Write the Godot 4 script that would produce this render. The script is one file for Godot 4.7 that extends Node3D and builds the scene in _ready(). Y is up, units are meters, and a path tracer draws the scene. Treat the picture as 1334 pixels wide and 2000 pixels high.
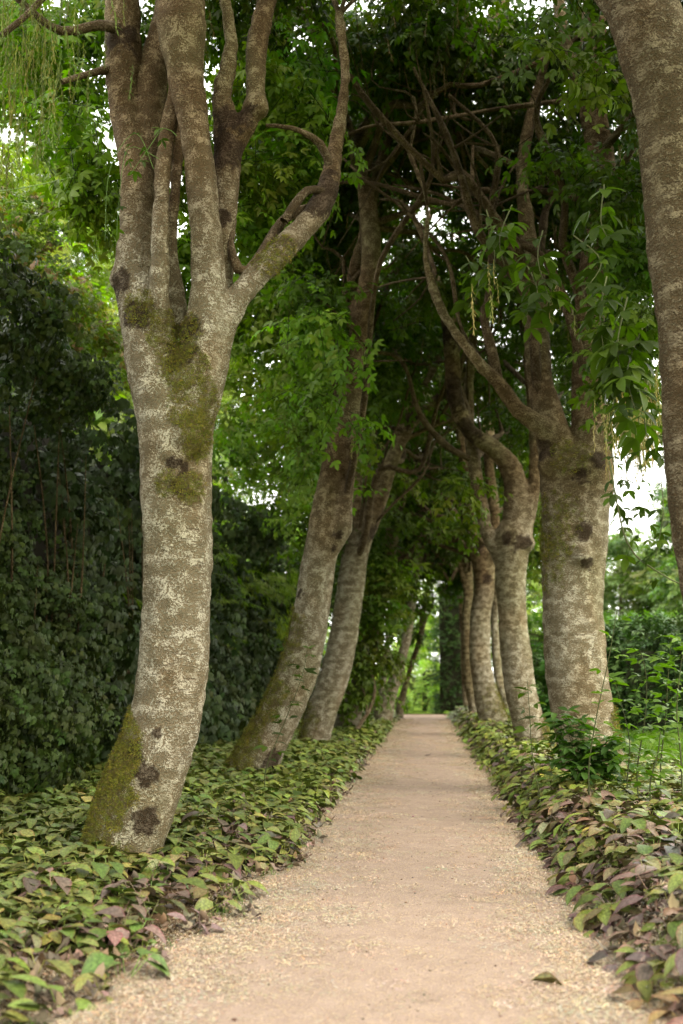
extends Node3D

const F := 2200.0
const W := 1334.0
const H := 2000.0
const EYE := Vector3(0, 1.3, 0)

var rng := RandomNumberGenerator.new()
var cam_basis := Basis()
var taken := {}
var noise := FastNoiseLite.new()
var fine := FastNoiseLite.new()
var M := {}
var leaf_mesh := {}


# ---------------------------------------------------------------- small helpers
func numbered(called: String) -> String:
	var n: int = taken.get(called, -1) + 1
	taken[called] = n
	return called if n == 0 else "%s_%03d" % [called, n]


func tag(o: Node, label: String, category: String, group := "", kind := "") -> Node:
	if label:
		o.set_meta("label", label)
	if category:
		o.set_meta("category", category)
	if group:
		o.set_meta("group", group)
	if kind:
		o.set_meta("kind", kind)
	return o


func thing(called: String, label: String, category: String, where := Vector3.ZERO, group := "") -> Node3D:
	var o := Node3D.new()
	o.name = numbered(called)
	add_child(o, true)
	o.position = where
	tag(o, label, category, group)
	return o


# a mesh with world coordinates, put under a parent that stands somewhere
func put(parent: Node3D, called: String, mesh: Mesh, mat: Material, where := Transform3D()) -> MeshInstance3D:
	var o := MeshInstance3D.new()
	o.name = called
	o.mesh = mesh
	o.material_override = mat
	parent.add_child(o, true)
	var base := Vector3.ZERO if parent == self else parent.position
	o.transform = Transform3D(where.basis, where.origin - base)
	return o


func scatter(parent: Node3D, called: String, mesh: Mesh, mat: Material, xs: Array, cs: Array) -> void:
	if xs.is_empty():
		return
	var mm := MultiMesh.new()
	mm.transform_format = MultiMesh.TRANSFORM_3D
	mm.use_colors = true
	mm.mesh = mesh
	mm.instance_count = xs.size()
	var base := Vector3.ZERO if parent == self else parent.position
	for i in xs.size():
		var t: Transform3D = xs[i]
		t.origin -= base
		mm.set_instance_transform(i, t)
		mm.set_instance_color(i, cs[i])
	var o := MultiMeshInstance3D.new()
	o.name = called
	o.multimesh = mm
	o.material_override = mat
	o.set_meta("kind", "stuff")
	parent.add_child(o, true)


func rr(a: float, b: float) -> float:
	return rng.randf_range(a, b)


func gauss3(s: float) -> Vector3:
	return Vector3(rng.randfn(0, s), rng.randfn(0, s), rng.randfn(0, s))


func vary(c: Color, s: float) -> Color:
	var k := exp(rng.randfn(0, s))
	return Color(c.r * k * exp(rng.randfn(0, s * 0.5)), c.g * k, c.b * k * exp(rng.randfn(0, s * 0.5)))


# where a point of the place lies, from how far it is ahead and in what direction one looks to see it
func at(px: float, py: float, ahead: float) -> Vector3:
	var d := cam_basis * Vector3((px - W / 2) / F, (H / 2 - py) / F, -1)
	return EYE + d * (ahead / -d.z)


func per_px(p: Vector3) -> float:
	return -(cam_basis.inverse() * (p - EYE)).z / F


# the ground
func edge_left(z: float) -> float:
	return -1.02 - 0.42 * smoothstep(-7.2, -4.8, z) + 0.13 * noise.get_noise_2d(z * 60.0, 3.0) + 0.05 * noise.get_noise_2d(z * 300.0, 9.0)


func edge_right(z: float) -> float:
	return 0.93 + 0.05 * smoothstep(-7.0, -4.5, z) + 0.10 * noise.get_noise_2d(z * 60.0, 77.0) + 0.04 * noise.get_noise_2d(z * 300.0, 59.0)


func height(x: float, z: float) -> float:
	if z < -46.0:
		return 0.0
	var er := edge_right(z)
	var el := edge_left(z)
	var h := 0.0
	if x > er:
		h = 0.24 * smoothstep(er, er + 0.38, x) + 0.02 * smoothstep(er + 0.3, er + 2.0, x)
	elif x < el:
		h = 0.08 * smoothstep(-el, -el + 1.0, -x)
	else:
		return -0.012
	return h + 0.025 * noise.get_noise_2d(x * 120.0, z * 120.0) * smoothstep(0.0, 0.1, h)


# ---------------------------------------------------------------- textures
func grey(n: FastNoiseLite, w: int, h: int) -> PackedByteArray:
	var im := n.get_seamless_image(w, h)
	im.convert(Image.FORMAT_L8)
	return im.get_data()


func stretched(n: FastNoiseLite, w: int, h: int, size: int) -> PackedByteArray:
	var im := n.get_seamless_image(w, h)
	im.convert(Image.FORMAT_L8)
	im.resize(size, size, Image.INTERPOLATE_CUBIC)
	return im.get_data()


func maker(seed_: int, freq: float, oct := 4, kind := FastNoiseLite.TYPE_SIMPLEX_SMOOTH) -> FastNoiseLite:
	var n := FastNoiseLite.new()
	n.seed = seed_
	n.noise_type = kind
	n.frequency = freq
	n.fractal_octaves = oct
	return n


func picture(bytes: PackedByteArray, w: int, h: int, format := Image.FORMAT_RGB8) -> ImageTexture:
	return ImageTexture.create_from_image(Image.create_from_data(w, h, false, format, bytes))


# grey and cream lichen in crusty patches over brown bark with fine level scars
func bark_textures() -> void:
	var n := 1024
	var big := grey(maker(1, 0.006, 3), n, n)
	var pn := maker(2, 0.017, 6)
	pn.fractal_gain = 0.72
	var patch := grey(pn, n, n)
	var crust := grey(maker(3, 0.042, 4), n, n)
	var speck := grey(maker(4, 0.105, 3), n, n)
	var lines := stretched(maker(5, 0.03, 4), 192, n, n)
	var col := PackedByteArray()
	var bump := PackedByteArray()
	col.resize(n * n * 3)
	bump.resize(n * n)
	for i in n * n:
		var b := big[i] / 255.0
		var p := patch[i] / 255.0
		var c := crust[i] / 255.0
		var s := speck[i] / 255.0
		var l := lines[i] / 255.0
		var lich := smoothstep(0.47, 0.61, p * 0.30 + c * 0.36 + s * 0.32 + (b - 0.5) * 0.36 + 0.022)
		var fleck := smoothstep(0.57, 0.66, c * 0.5 + s * 0.5)
		var scar := smoothstep(0.66, 0.78, l) * smoothstep(0.4, 0.6, b + 0.3 * (c - 0.5))
		var brown := Vector3(0.375, 0.34, 0.265).lerp(Vector3(0.48, 0.415, 0.315), b).lerp(Vector3(0.36, 0.36, 0.275), smoothstep(0.5, 0.75, c))
		brown *= 0.70 + 0.54 * s
		brown = brown.lerp(Vector3(0.53, 0.495, 0.42), smoothstep(0.38, 0.62, 1.0 - p) * 0.55 * smoothstep(0.3, 0.6, s))
		var pale := Vector3(0.64, 0.635, 0.58).lerp(Vector3(0.78, 0.76, 0.685), c) * (0.70 + 0.52 * s)
		var v := brown.lerp(pale, maxf(lich * 0.88, fleck * 0.7))
		v = v.lerp(Vector3(0.25, 0.20, 0.15), scar * 0.32)
		v = v.lerp(Vector3(0.2, 0.17, 0.13), smoothstep(0.62, 0.74, s * 0.7 + c * 0.4 - lich * 0.15) * 0.6)
		col[i * 3] = int(clampf(v.x * 255, 0, 255))
		col[i * 3 + 1] = int(clampf(v.y * 255, 0, 255))
		col[i * 3 + 2] = int(clampf(v.z * 255, 0, 255))
		bump[i] = int(clampf((0.35 + 0.25 * lich + 0.22 * s + 0.25 * c - 0.4 * scar + 0.2 * (b - 0.5)) * 255, 0, 255))
	var m := StandardMaterial3D.new()
	m.albedo_texture = picture(col, n, n)
	m.roughness = 0.92
	m.metallic_specular = 0.25
	m.vertex_color_use_as_albedo = true
	m.uv1_triplanar = true
	m.uv1_world_triplanar = true
	m.uv1_triplanar_sharpness = 5.0
	m.uv1_scale = Vector3(0.93, 0.93, 0.93)
	m.heightmap_enabled = true
	m.heightmap_texture = picture(bump, n, n, Image.FORMAT_L8)
	m.heightmap_scale = 2.6
	M.bark = m
	var m2: StandardMaterial3D = m.duplicate()
	m2.uv1_scale = Vector3(0.78, 1.12, 0.78)
	m2.uv1_offset = Vector3(0.3, 0.55, 0.1)
	M.banded_bark = m2


# trodden pinkish grit with straw coloured shreds pressed into it
func path_textures() -> void:
	var n := 1024
	var big := grey(maker(11, 0.007, 3), n, n)
	var mid := grey(maker(12, 0.03, 4), n, n)
	var grit := grey(maker(13, 0.22, 2), n, n)
	var grain := grey(maker(16, 0.4, 1), n, n)
	var shred_a := stretched(maker(14, 0.11, 2), 300, n, n)
	var shred_b := stretched(maker(15, 0.11, 2), n, 420, n)
	var col := PackedByteArray()
	var bump := PackedByteArray()
	col.resize(n * n * 3)
	bump.resize(n * n)
	for i in n * n:
		var b := big[i] / 255.0
		var m := mid[i] / 255.0
		var g := grit[i] / 255.0
		var gr := grain[i] / 255.0
		var sh := maxf(smoothstep(0.66, 0.74, shred_a[i] / 255.0), smoothstep(0.68, 0.76, shred_b[i] / 255.0)) * smoothstep(0.25, 0.5, m)
		var v := Vector3(0.53, 0.46, 0.41).lerp(Vector3(0.615, 0.545, 0.49), b * 0.6 + m * 0.4) * (0.66 + 0.40 * g + 0.26 * gr)
		v = v.lerp(Vector3(0.40, 0.30, 0.24), smoothstep(0.66, 0.8, g * 0.6 + m * 0.4) * 0.6)
		v = v.lerp(Vector3(0.72, 0.635, 0.505), sh * 0.62)
		col[i * 3] = int(clampf(v.x * 255, 0, 255))
		col[i * 3 + 1] = int(clampf(v.y * 255, 0, 255))
		col[i * 3 + 2] = int(clampf(v.z * 255, 0, 255))
		bump[i] = int(clampf((0.3 * m + 0.3 * g + 0.15 * gr + 0.25 * sh) * 255, 0, 255))
	var t := StandardMaterial3D.new()
	t.albedo_texture = picture(col, n, n)
	t.roughness = 0.95
	t.metallic_specular = 0.2
	t.uv1_triplanar = true
	t.uv1_world_triplanar = true
	t.uv1_scale = Vector3(0.58, 0.58, 0.58)
	t.heightmap_enabled = true
	t.heightmap_texture = picture(bump, n, n, Image.FORMAT_L8)
	t.heightmap_scale = 1.6
	M.path = t
	# dark crumbly soil and turf share grain pictures of their own colour
	for which in [["soil", Vector3(0.26, 0.205, 0.15), Vector3(0.40, 0.32, 0.23)], ["turf", Vector3(0.27, 0.36, 0.10), Vector3(0.42, 0.50, 0.17)]]:
		var c2 := PackedByteArray()
		c2.resize(512 * 512 * 3)
		for y in 512:
			for x in 512:
				var i := (y * 2) * n + x * 2
				var k: Vector3 = which[1].lerp(which[2], clampf(mid[i] / 255.0 * 0.6 + grit[i] / 255.0 * 0.5 - 0.05, 0, 1)) * (0.8 + 0.4 * grain[i] / 255.0)
				var o := (y * 512 + x) * 3
				c2[o] = int(clampf(k.x * 255, 0, 255))
				c2[o + 1] = int(clampf(k.y * 255, 0, 255))
				c2[o + 2] = int(clampf(k.z * 255, 0, 255))
		var sm := StandardMaterial3D.new()
		sm.albedo_texture = picture(c2, 512, 512)
		sm.roughness = 1.0
		sm.metallic_specular = 0.15
		sm.uv1_triplanar = true
		sm.uv1_world_triplanar = true
		sm.uv1_scale = Vector3(0.7, 0.7, 0.7)
		sm.heightmap_enabled = true
		sm.heightmap_texture = t.heightmap_texture
		sm.heightmap_scale = 2.0
		M[which[0]] = sm


# the veins and the blotches of a leaf blade, u across and v along
func leaf_texture() -> ImageTexture:
	var w := 128
	var h := 256
	var n := maker(21, 0.03, 4)
	var out := PackedByteArray()
	out.resize(w * h * 3)
	for y in h:
		for x in w:
			var u := absf(x / float(w - 1) - 0.5) * 2.0
			var v := y / float(h - 1)
			var vein := 1.0 - smoothstep(0.0, 0.07, u)
			var side := fposmod(v * 6.0 - u * 1.3, 1.0)
			vein = maxf(vein, (1.0 - smoothstep(0.0, 0.12, minf(side, 1.0 - side))) * 0.55 * (1.0 - u * 0.6))
			var b := 0.84 + 0.26 * n.get_noise_2d(x, y) + 0.16 * vein
			var edge := smoothstep(0.72, 1.0, u + 0.35 * n.get_noise_2d(x * 1.5 + 300, y * 1.5)) * 0.28
			var o := (y * w + x) * 3
			out[o] = int(clampf((b + edge * 0.3) * 226, 0, 255))
			out[o + 1] = int(clampf((b - edge * 0.3) * 226, 0, 255))
			out[o + 2] = int(clampf((b - edge * 0.1 + 0.05 * vein) * 226, 0, 255))
	return picture(out, w, h)


func leafy(tex: Texture2D, rough: float, back: Color, spec := 0.4) -> StandardMaterial3D:
	var m := StandardMaterial3D.new()
	m.vertex_color_use_as_albedo = true
	m.albedo_texture = tex
	m.roughness = rough
	m.metallic_specular = spec
	m.cull_mode = BaseMaterial3D.CULL_DISABLED
	m.backlight_enabled = true
	m.backlight = back
	return m


func matt(rough := 0.9) -> StandardMaterial3D:
	var m := StandardMaterial3D.new()
	m.vertex_color_use_as_albedo = true
	m.roughness = rough
	m.metallic_specular = 0.25
	m.cull_mode = BaseMaterial3D.CULL_DISABLED
	return m


# ---------------------------------------------------------------- meshes of leaves and the like
# one blade along +z of t, its face towards +y
func blade(st: SurfaceTool, t: Transform3D, length: float, wide: float, droop: float, fold: float, c: Color, parts := 4, tip := 0.75, wave := 0.0) -> void:
	var rows := []
	var ph := rr(0, 6.28)
	for i in parts + 1:
		var v := i / float(parts)
		var half := wide * 0.5 * pow(sin(PI * pow(clampf(v, 0.0, 1.0), tip)), 0.85) if i > 0 and i < parts else 0.0
		var ang := droop * v
		var mid := Vector3(0, -sin(ang) * v * length * 0.62, cos(ang * 0.6) * v * length)
		var up := Vector3(0, cos(ang), sin(ang))
		var side := Vector3(half * cos(fold), 0, 0)
		var lift := up * half * sin(fold)
		var w1 := up * wave * half * sin(ph + v * 7.0)
		var w2 := up * wave * half * sin(ph * 1.7 + v * 6.0)
		rows.append([t * (mid - side + lift + w1), t * mid, t * (mid + side + lift + w2), v])
	st.set_color(c)
	for i in parts:
		var a: Array = rows[i]
		var b: Array = rows[i + 1]
		var quads := [[a[0], b[0], b[1], a[1], 0.0, 0.5], [a[1], b[1], b[2], a[2], 0.5, 1.0]]
		for q in quads:
			if i > 0 or q[4] == 0.5:
				pass
			_tri(st, q[0], q[1], q[2], Vector2(q[4], a[3]), Vector2(q[4], b[3]), Vector2(q[5], b[3]))
			_tri(st, q[0], q[2], q[3], Vector2(q[4], a[3]), Vector2(q[5], b[3]), Vector2(q[5], a[3]))


func _tri(st: SurfaceTool, a: Vector3, b: Vector3, c: Vector3, ua: Vector2, ub: Vector2, uc: Vector2) -> void:
	if (b - a).cross(c - a).length_squared() < 1e-14:
		return
	st.set_uv(ua)
	st.add_vertex(a)
	st.set_uv(ub)
	st.add_vertex(b)
	st.set_uv(uc)
	st.add_vertex(c)


func begin() -> SurfaceTool:
	var st := SurfaceTool.new()
	st.begin(Mesh.PRIMITIVE_TRIANGLES)
	st.set_smooth_group(0)
	return st


func done(st: SurfaceTool) -> ArrayMesh:
	st.generate_normals()
	st.index()
	return st.commit()


func stick(st: SurfaceTool, a: Vector3, b: Vector3, r: float, r2: float, c: Color, sides := 4) -> void:
	var d := (b - a).normalized()
	var u := d.cross(Vector3.UP if absf(d.y) < 0.9 else Vector3.RIGHT).normalized()
	var v := d.cross(u)
	st.set_color(c)
	for i in sides:
		var p := u * cos(TAU * i / sides) + v * sin(TAU * i / sides)
		var q := u * cos(TAU * (i + 1) / sides) + v * sin(TAU * (i + 1) / sides)
		_tri(st, a + p * r, b + p * r2, b + q * r2, Vector2(0.5, 0), Vector2(0.5, 1), Vector2(0.5, 1))
		_tri(st, a + p * r, b + q * r2, a + q * r, Vector2(0.5, 0), Vector2(0.5, 1), Vector2(0.5, 0))


func turned(yaw: float, pitch: float, roll := 0.0) -> Basis:
	return Basis.from_euler(Vector3(pitch, yaw, roll))


# three leaflets on one stalk, the stalk along +z
func trifoliate(st: SurfaceTool, t: Transform3D, size: float, c: Color) -> void:
	var stalk := size * 0.55
	stick(st, t.origin, t * Vector3(0, 0, stalk), size * 0.011, size * 0.011, Color(c.r * 1.3, c.g * 1.2, c.b), 3)
	for k in [-1, 0, 1]:
		var lt := t * Transform3D(turned(-k * rr(0.85, 1.15), rr(-0.15, 0.35), rr(-0.3, 0.3)), Vector3(0, 0, stalk))
		var l := size * (rr(0.95, 1.1) if k == 0 else rr(0.78, 0.95))
		blade(st, lt, l, l * rr(0.40, 0.47), rr(0.25, 0.75), rr(0.12, 0.4), vary(c, 0.06), 4, 0.9)


func make_spray(kind: String, i: int) -> ArrayMesh:
	rng.seed = 700 + i * 17 + kind.hash() % 1000
	var st := begin()
	match kind:
		"tree":
			var n := 7
			stick(st, Vector3.ZERO, Vector3(0, -0.03, 0.36), 0.004, 0.002, Color(0.10, 0.09, 0.05), 3)
			for k in n:
				var z := 0.03 + 0.34 * k / (n - 1.0)
				var yaw := (1.0 if k % 2 else -1.0) * rr(0.4, 1.3) if k < n - 1 else rr(-0.3, 0.3)
				var t := Transform3D(turned(yaw, rr(-0.2, 0.6), rr(-0.5, 0.5)), Vector3(0, -0.03 * z / 0.36, z))
				trifoliate(st, t, rr(0.078, 0.105), vary(Color(1, 1, 1), 0.12))
		"lobed":
			stick(st, Vector3.ZERO, Vector3(0, -0.02, 0.25), 0.003, 0.002, Color(0.5, 0.4, 0.3), 3)
			for k in 9:
				var z := 0.02 + 0.25 * k / 8.0
				var t := Transform3D(turned(rr(-1.4, 1.4), rr(0.1, 0.9), rr(-0.5, 0.5)), Vector3(rr(-0.05, 0.05), rr(-0.04, 0.04), z))
				var c := vary(Color(1, 1, 1), 0.14)
				var s := rr(0.06, 0.085)
				stick(st, t.origin, t * Vector3(0, 0, s * 0.4), 0.0012, 0.0012, c, 3)
				for lobe in [[-1.0, 0.75, 0.42], [0.0, 1.0, 0.5], [1.0, 0.75, 0.42]]:
					blade(st, t * Transform3D(turned(-lobe[0] * 0.75, 0.1, 0), Vector3(0, 0, s * 0.35)), s * lobe[1], s * lobe[2], rr(0.3, 0.7), 0.15, c, 3, 0.8)
		"broad":
			stick(st, Vector3.ZERO, Vector3(0, 0.01, 0.3), 0.004, 0.002, Color(0.5, 0.5, 0.3), 3)
			for k in 9:
				var z := 0.02 + 0.28 * k / 8.0
				var t := Transform3D(turned((1.0 if k % 2 else -1.0) * rr(0.3, 1.2), rr(-0.3, 0.4), rr(-0.4, 0.4)), Vector3(0, 0, z))
				var l := rr(0.10, 0.13)
				blade(st, t, l, l * 0.44, rr(0.1, 0.6), rr(0.1, 0.3), vary(Color(1, 1, 1), 0.12), 3, 0.85)
		"needle":
			stick(st, Vector3.ZERO, Vector3(0, -0.10, 0.5), 0.006, 0.002, Color(0.5, 0.5, 0.4), 3)
			for k in 22:
				var v := k / 21.0
				var t := Transform3D(turned((1.0 if k % 2 else -1.0) * rr(0.5, 0.9), rr(-0.2, 0.5), rr(-0.4, 0.4)), Vector3(0, -0.10 * v, 0.5 * v))
				blade(st, t, 0.20 * (1.1 - 0.7 * v), 0.022, rr(0.4, 1.0), 0.2, vary(Color(1, 1, 1), 0.1), 3, 0.7)
		"tassel":
			var p := Vector3.ZERO
			var tw := Color(0.95, 1.0, 0.7)
			for k in 6:
				var q := p + Vector3(rr(-0.008, 0.008), -0.042, rr(-0.008, 0.008))
				stick(st, p, q, 0.0014, 0.0012, tw, 3)
				for s in 3:
					var t := Transform3D(turned(rr(0, 6.28), rr(0.7, 1.35), 0), p.lerp(q, rr(0, 1)))
					blade(st, t, rr(0.03, 0.055), 0.0075, rr(-0.4, 0.5), 0.5, vary(Color(1, 0.95, 0.8), 0.15), 3, 0.8)
				p = q
		"moss":
			for k in 9:
				var t := Transform3D(turned(rr(0, 6.28), rr(-1.5, -0.5), 0), Vector3(rr(-0.012, 0.012), 0, rr(-0.012, 0.012)))
				blade(st, t, rr(0.012, 0.024), 0.0035, rr(0.2, 1.0), 0.3, vary(Color(1, 1, 1), 0.25), 2, 0.7)
		"chips":
			for k in 56:
				var t := Transform3D(turned(rr(0, 6.28), rr(-0.35, 0.35), rr(-0.6, 0.6)), Vector3(rr(-0.09, 0.09), rr(0.002, 0.010), rr(-0.09, 0.09)))
				var l := rr(0.012, 0.038)
				var c := Color(1, 1, 1)
				var pick := rng.randf()
				if pick < 0.12:
					c = Color(0.55, 0.42, 0.32)
				elif pick < 0.17:
					c = Color(1.0, 0.62, 0.45)
				blade(st, t, l, rr(0.002, 0.0046), rr(-0.9, 0.9), rr(-0.3, 0.5), vary(c, 0.26), 2, 0.8)
		"cover":
			for k in 6:
				var yaw := TAU * k / 6.0 + rr(-0.5, 0.5)
				var foot := Vector3(rr(-0.05, 0.05), 0, rr(-0.05, 0.05))
				var crown := foot + Vector3(sin(yaw), 0, cos(yaw)) * rr(0.02, 0.07) + Vector3(0, rr(0.05, 0.13), 0)
				stick(st, foot, crown, 0.002, 0.0018, Color(1.1, 1.0, 0.8), 3)
				var l := rr(0.10, 0.145)
				blade(st, Transform3D(turned(yaw, rr(-0.35, 0.35), rr(-0.35, 0.35)), crown), l, l * rr(0.5, 0.62), rr(0.4, 1.1), rr(0.08, 0.35), vary(Color(1, 1, 1), 0.16), 5, 0.72, 0.12)
		"grass":
			for k in 14:
				var t := Transform3D(turned(rr(0, 6.28), rr(-1.45, -0.9), 0), Vector3(rr(-0.06, 0.06), 0, rr(-0.06, 0.06)))
				blade(st, t, rr(0.05, 0.13), 0.006, rr(0.2, 1.0), 0.3, vary(Color(1, 1, 1), 0.15), 3, 0.6)
		"litter":
			for k in 5:
				var l := rr(0.07, 0.13)
				var t := Transform3D(turned(rr(0, 6.28), rr(-0.5, 0.4), rr(-0.9, 0.9)), Vector3(rr(-0.1, 0.1), rr(0.015, 0.05), rr(-0.1, 0.1)))
				blade(st, t, l, l * rr(0.4, 0.6), rr(-1.4, 1.4), rr(-0.6, 0.8), vary(Color(1, 1, 1), 0.2), 4, 0.75, 0.35)
	return done(st)


func make_leaf(i: int) -> ArrayMesh:
	rng.seed = 4100 + i
	var st := begin()
	trifoliate(st, Transform3D(), 0.1, Color(1, 1, 1))
	return done(st)


func make_lobed(i: int) -> ArrayMesh:
	rng.seed = 4200 + i
	var st := begin()
	for lobe in [[-1.0, 0.75, 0.42], [0.0, 1.0, 0.5], [1.0, 0.75, 0.42]]:
		blade(st, Transform3D(turned(-lobe[0] * 0.75, 0.1, 0), Vector3(0, 0, 0.03)), 0.09 * lobe[1], 0.09 * lobe[2], rr(0.3, 0.7), 0.15, Color(1, 1, 1), 3, 0.8)
	return done(st)


# a single heart shaped blade of the ground cover on its stalk, the foot at the origin
func make_cover_leaf(i: int) -> ArrayMesh:
	rng.seed = 4300 + i
	var st := begin()
	var crown := Vector3(0, 0.07, 0.03)
	stick(st, Vector3(0, -0.02, 0), crown, 0.0022, 0.0018, Color(1.1, 1.0, 0.8), 3)
	var l := 0.13
	blade(st, Transform3D(turned(0, rr(-0.25, 0.3), rr(-0.3, 0.3)), crown), l, l * rr(0.52, 0.64), rr(0.3, 1.2), rr(0.08, 0.4), Color(1, 1, 1), 6, 0.68, rr(0.05, 0.25))
	return done(st)


# ---------------------------------------------------------------- wood
func smooth_line(pts: Array, step: float) -> Array:
	# Catmull-Rom through [Vector3, radius] pairs
	var out := []
	var n := pts.size()
	for i in n - 1:
		var a: Array = pts[maxi(i - 1, 0)]
		var b: Array = pts[i]
		var c: Array = pts[i + 1]
		var d: Array = pts[mini(i + 2, n - 1)]
		var pb: Vector3 = b[0]
		var pc: Vector3 = c[0]
		var parts := maxi(1, int(ceil(pb.distance_to(pc) / step)))
		for k in parts:
			var t := k / float(parts)
			out.append([pb.cubic_interpolate(pc, a[0], d[0], t), lerpf(b[1], c[1], smoothstep(0, 1, t) * 0.5 + t * 0.5)])
	out.append(pts[n - 1])
	return out


# the limbs joined smoothly: distance field on a grid, then surface nets
func grown(limbs: Array, cell: float, k: float, rough: float) -> Array:
	var lo := Vector3(1e9, 1e9, 1e9)
	var hi := -lo
	var lines := []
	for limb in limbs:
		var l := smooth_line(limb, 0.22)
		lines.append(l)
		for q in l:
			var e: Vector3 = Vector3.ONE * (q[1] + 4 * cell + k)
			lo = lo.min(q[0] - e)
			hi = hi.max(q[0] + e)
	var nx := int((hi.x - lo.x) / cell) + 2
	var ny := int((hi.y - lo.y) / cell) + 2
	var nz := int((hi.z - lo.z) / cell) + 2
	var total := nx * ny * nz
	var f := PackedFloat32Array()
	f.resize(total)
	f.fill(9.0)
	var base := f.duplicate()
	var own := f.duplicate()
	var owner_ := PackedByteArray()
	owner_.resize(total)
	var seen := PackedInt32Array()
	var far_ := 2.2 * cell + k * 0.5
	for li in lines.size():
		var l: Array = lines[li]
		var id := li + 1
		for s in l.size() - 1:
			var a: Vector3 = l[s][0]
			var b: Vector3 = l[s + 1][0]
			var ra: float = l[s][1]
			var rb: float = l[s + 1][1]
			var ba := b - a
			var l2 := maxf(ba.length_squared(), 1e-9)
			var rm := maxf(ra, rb) + far_
			var mn := ((a.min(b) - Vector3.ONE * rm - lo) / cell).floor()
			var mx := ((a.max(b) + Vector3.ONE * rm - lo) / cell).ceil()
			for iy in range(maxi(0, int(mn.y)), mini(ny, int(mx.y) + 1)):
				for iz in range(maxi(0, int(mn.z)), mini(nz, int(mx.z) + 1)):
					var row := (iy * nz + iz) * nx
					for ix in range(maxi(0, int(mn.x)), mini(nx, int(mx.x) + 1)):
						var pa := lo + Vector3(ix, iy, iz) * cell - a
						var t := clampf(pa.dot(ba) / l2, 0.0, 1.0)
						var d2 := (pa - ba * t).length_squared()
						var r := ra + (rb - ra) * t
						if d2 > (r + far_) * (r + far_):
							continue
						var i := row + ix
						if r > far_ and d2 < (r - far_) * (r - far_):
							f[i] = -1.0
							continue
						var d := sqrt(d2) - r
						var o := owner_[i]
						if o != id:
							if o == 0:
								seen.append(i)
							base[i] = f[i]
							own[i] = d
							owner_[i] = id
						elif d < own[i]:
							own[i] = d
						else:
							continue
						var q := base[i]
						var g := own[i]
						var hh := maxf(k - absf(q - g), 0.0) / k
						f[i] = minf(q, g) - hh * hh * k * 0.25
	var id_of := {}
	var verts := PackedVector3Array()
	var corner := [0, 1, nx, nx + 1, nx * nz, nx * nz + 1, nx * nz + nx, nx * nz + nx + 1]
	var edges := [[0, 1], [2, 3], [4, 5], [6, 7], [0, 2], [1, 3], [4, 6], [5, 7], [0, 4], [1, 5], [2, 6], [3, 7]]
	var ofs := [Vector3(0, 0, 0), Vector3(1, 0, 0), Vector3(0, 0, 1), Vector3(1, 0, 1), Vector3(0, 1, 0), Vector3(1, 1, 0), Vector3(0, 1, 1), Vector3(1, 1, 1)]
	var sx := nx
	var sy := nx * nz
	var idx := PackedInt32Array()
	var near := []
	for i in seen:
		if absf(f[i]) < 1.8 * cell:
			near.append(i)
	var quads := []
	for i in near:
		# edges that start here and cross the surface
		var inside := f[i] < 0.0
		var around := [[1, sy, sx], [sx, 1, sy], [sy, sx, 1]]
		for e in around:
			if i + e[0] >= total:
				continue
			var other := f[i + e[0]] < 0.0
			if inside == other:
				continue
			var cells := [i, i - e[1], i - e[1] - e[2], i - e[2]]
			var v := []
			for c in cells:
				if c < 0 or c + corner[7] >= total:
					break
				if not id_of.has(c):
					var sum := Vector3.ZERO
					var n := 0
					for ed in edges:
						var f0 := f[c + corner[ed[0]]]
						var f1 := f[c + corner[ed[1]]]
						if (f0 < 0.0) != (f1 < 0.0):
							sum += ofs[ed[0]].lerp(ofs[ed[1]], f0 / (f0 - f1))
							n += 1
					id_of[c] = verts.size()
					verts.append(lo + (Vector3(c % nx, c / sy, (c / sx) % nz) + sum / maxf(n, 1)) * cell)
				v.append(id_of[c])
			if v.size() == 4:
				if inside:
					idx.append_array([v[0], v[2], v[1], v[0], v[3], v[2]])
				else:
					idx.append_array([v[0], v[1], v[2], v[0], v[2], v[3]])
	var nr := normals_of(verts, idx)
	for i in verts.size():
		var p := verts[i]
		verts[i] = p + nr[i] * rough * (fine.get_noise_3d(p.x * 9, p.y * 5, p.z * 9) + 0.55 * fine.get_noise_3d(p.x * 28, p.y * 34, p.z * 28))
	return [verts, normals_of(verts, idx), idx]


func normals_of(v: PackedVector3Array, idx: PackedInt32Array) -> PackedVector3Array:
	var n := PackedVector3Array()
	n.resize(v.size())
	for i in range(0, idx.size(), 3):
		var a := idx[i]
		var b := idx[i + 1]
		var c := idx[i + 2]
		var x := (v[c] - v[a]).cross(v[b] - v[a])
		n[a] += x
		n[b] += x
		n[c] += x
	for i in n.size():
		n[i] = n[i].normalized()
	return n


func mesh_of(v: PackedVector3Array, n: PackedVector3Array, idx: PackedInt32Array, c: PackedColorArray) -> ArrayMesh:
	var a := []
	a.resize(Mesh.ARRAY_MAX)
	a[Mesh.ARRAY_VERTEX] = v
	a[Mesh.ARRAY_NORMAL] = n
	a[Mesh.ARRAY_INDEX] = idx
	a[Mesh.ARRAY_COLOR] = c
	var m := ArrayMesh.new()
	m.add_surface_from_arrays(Mesh.PRIMITIVE_TRIANGLES, a)
	return m


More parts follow.
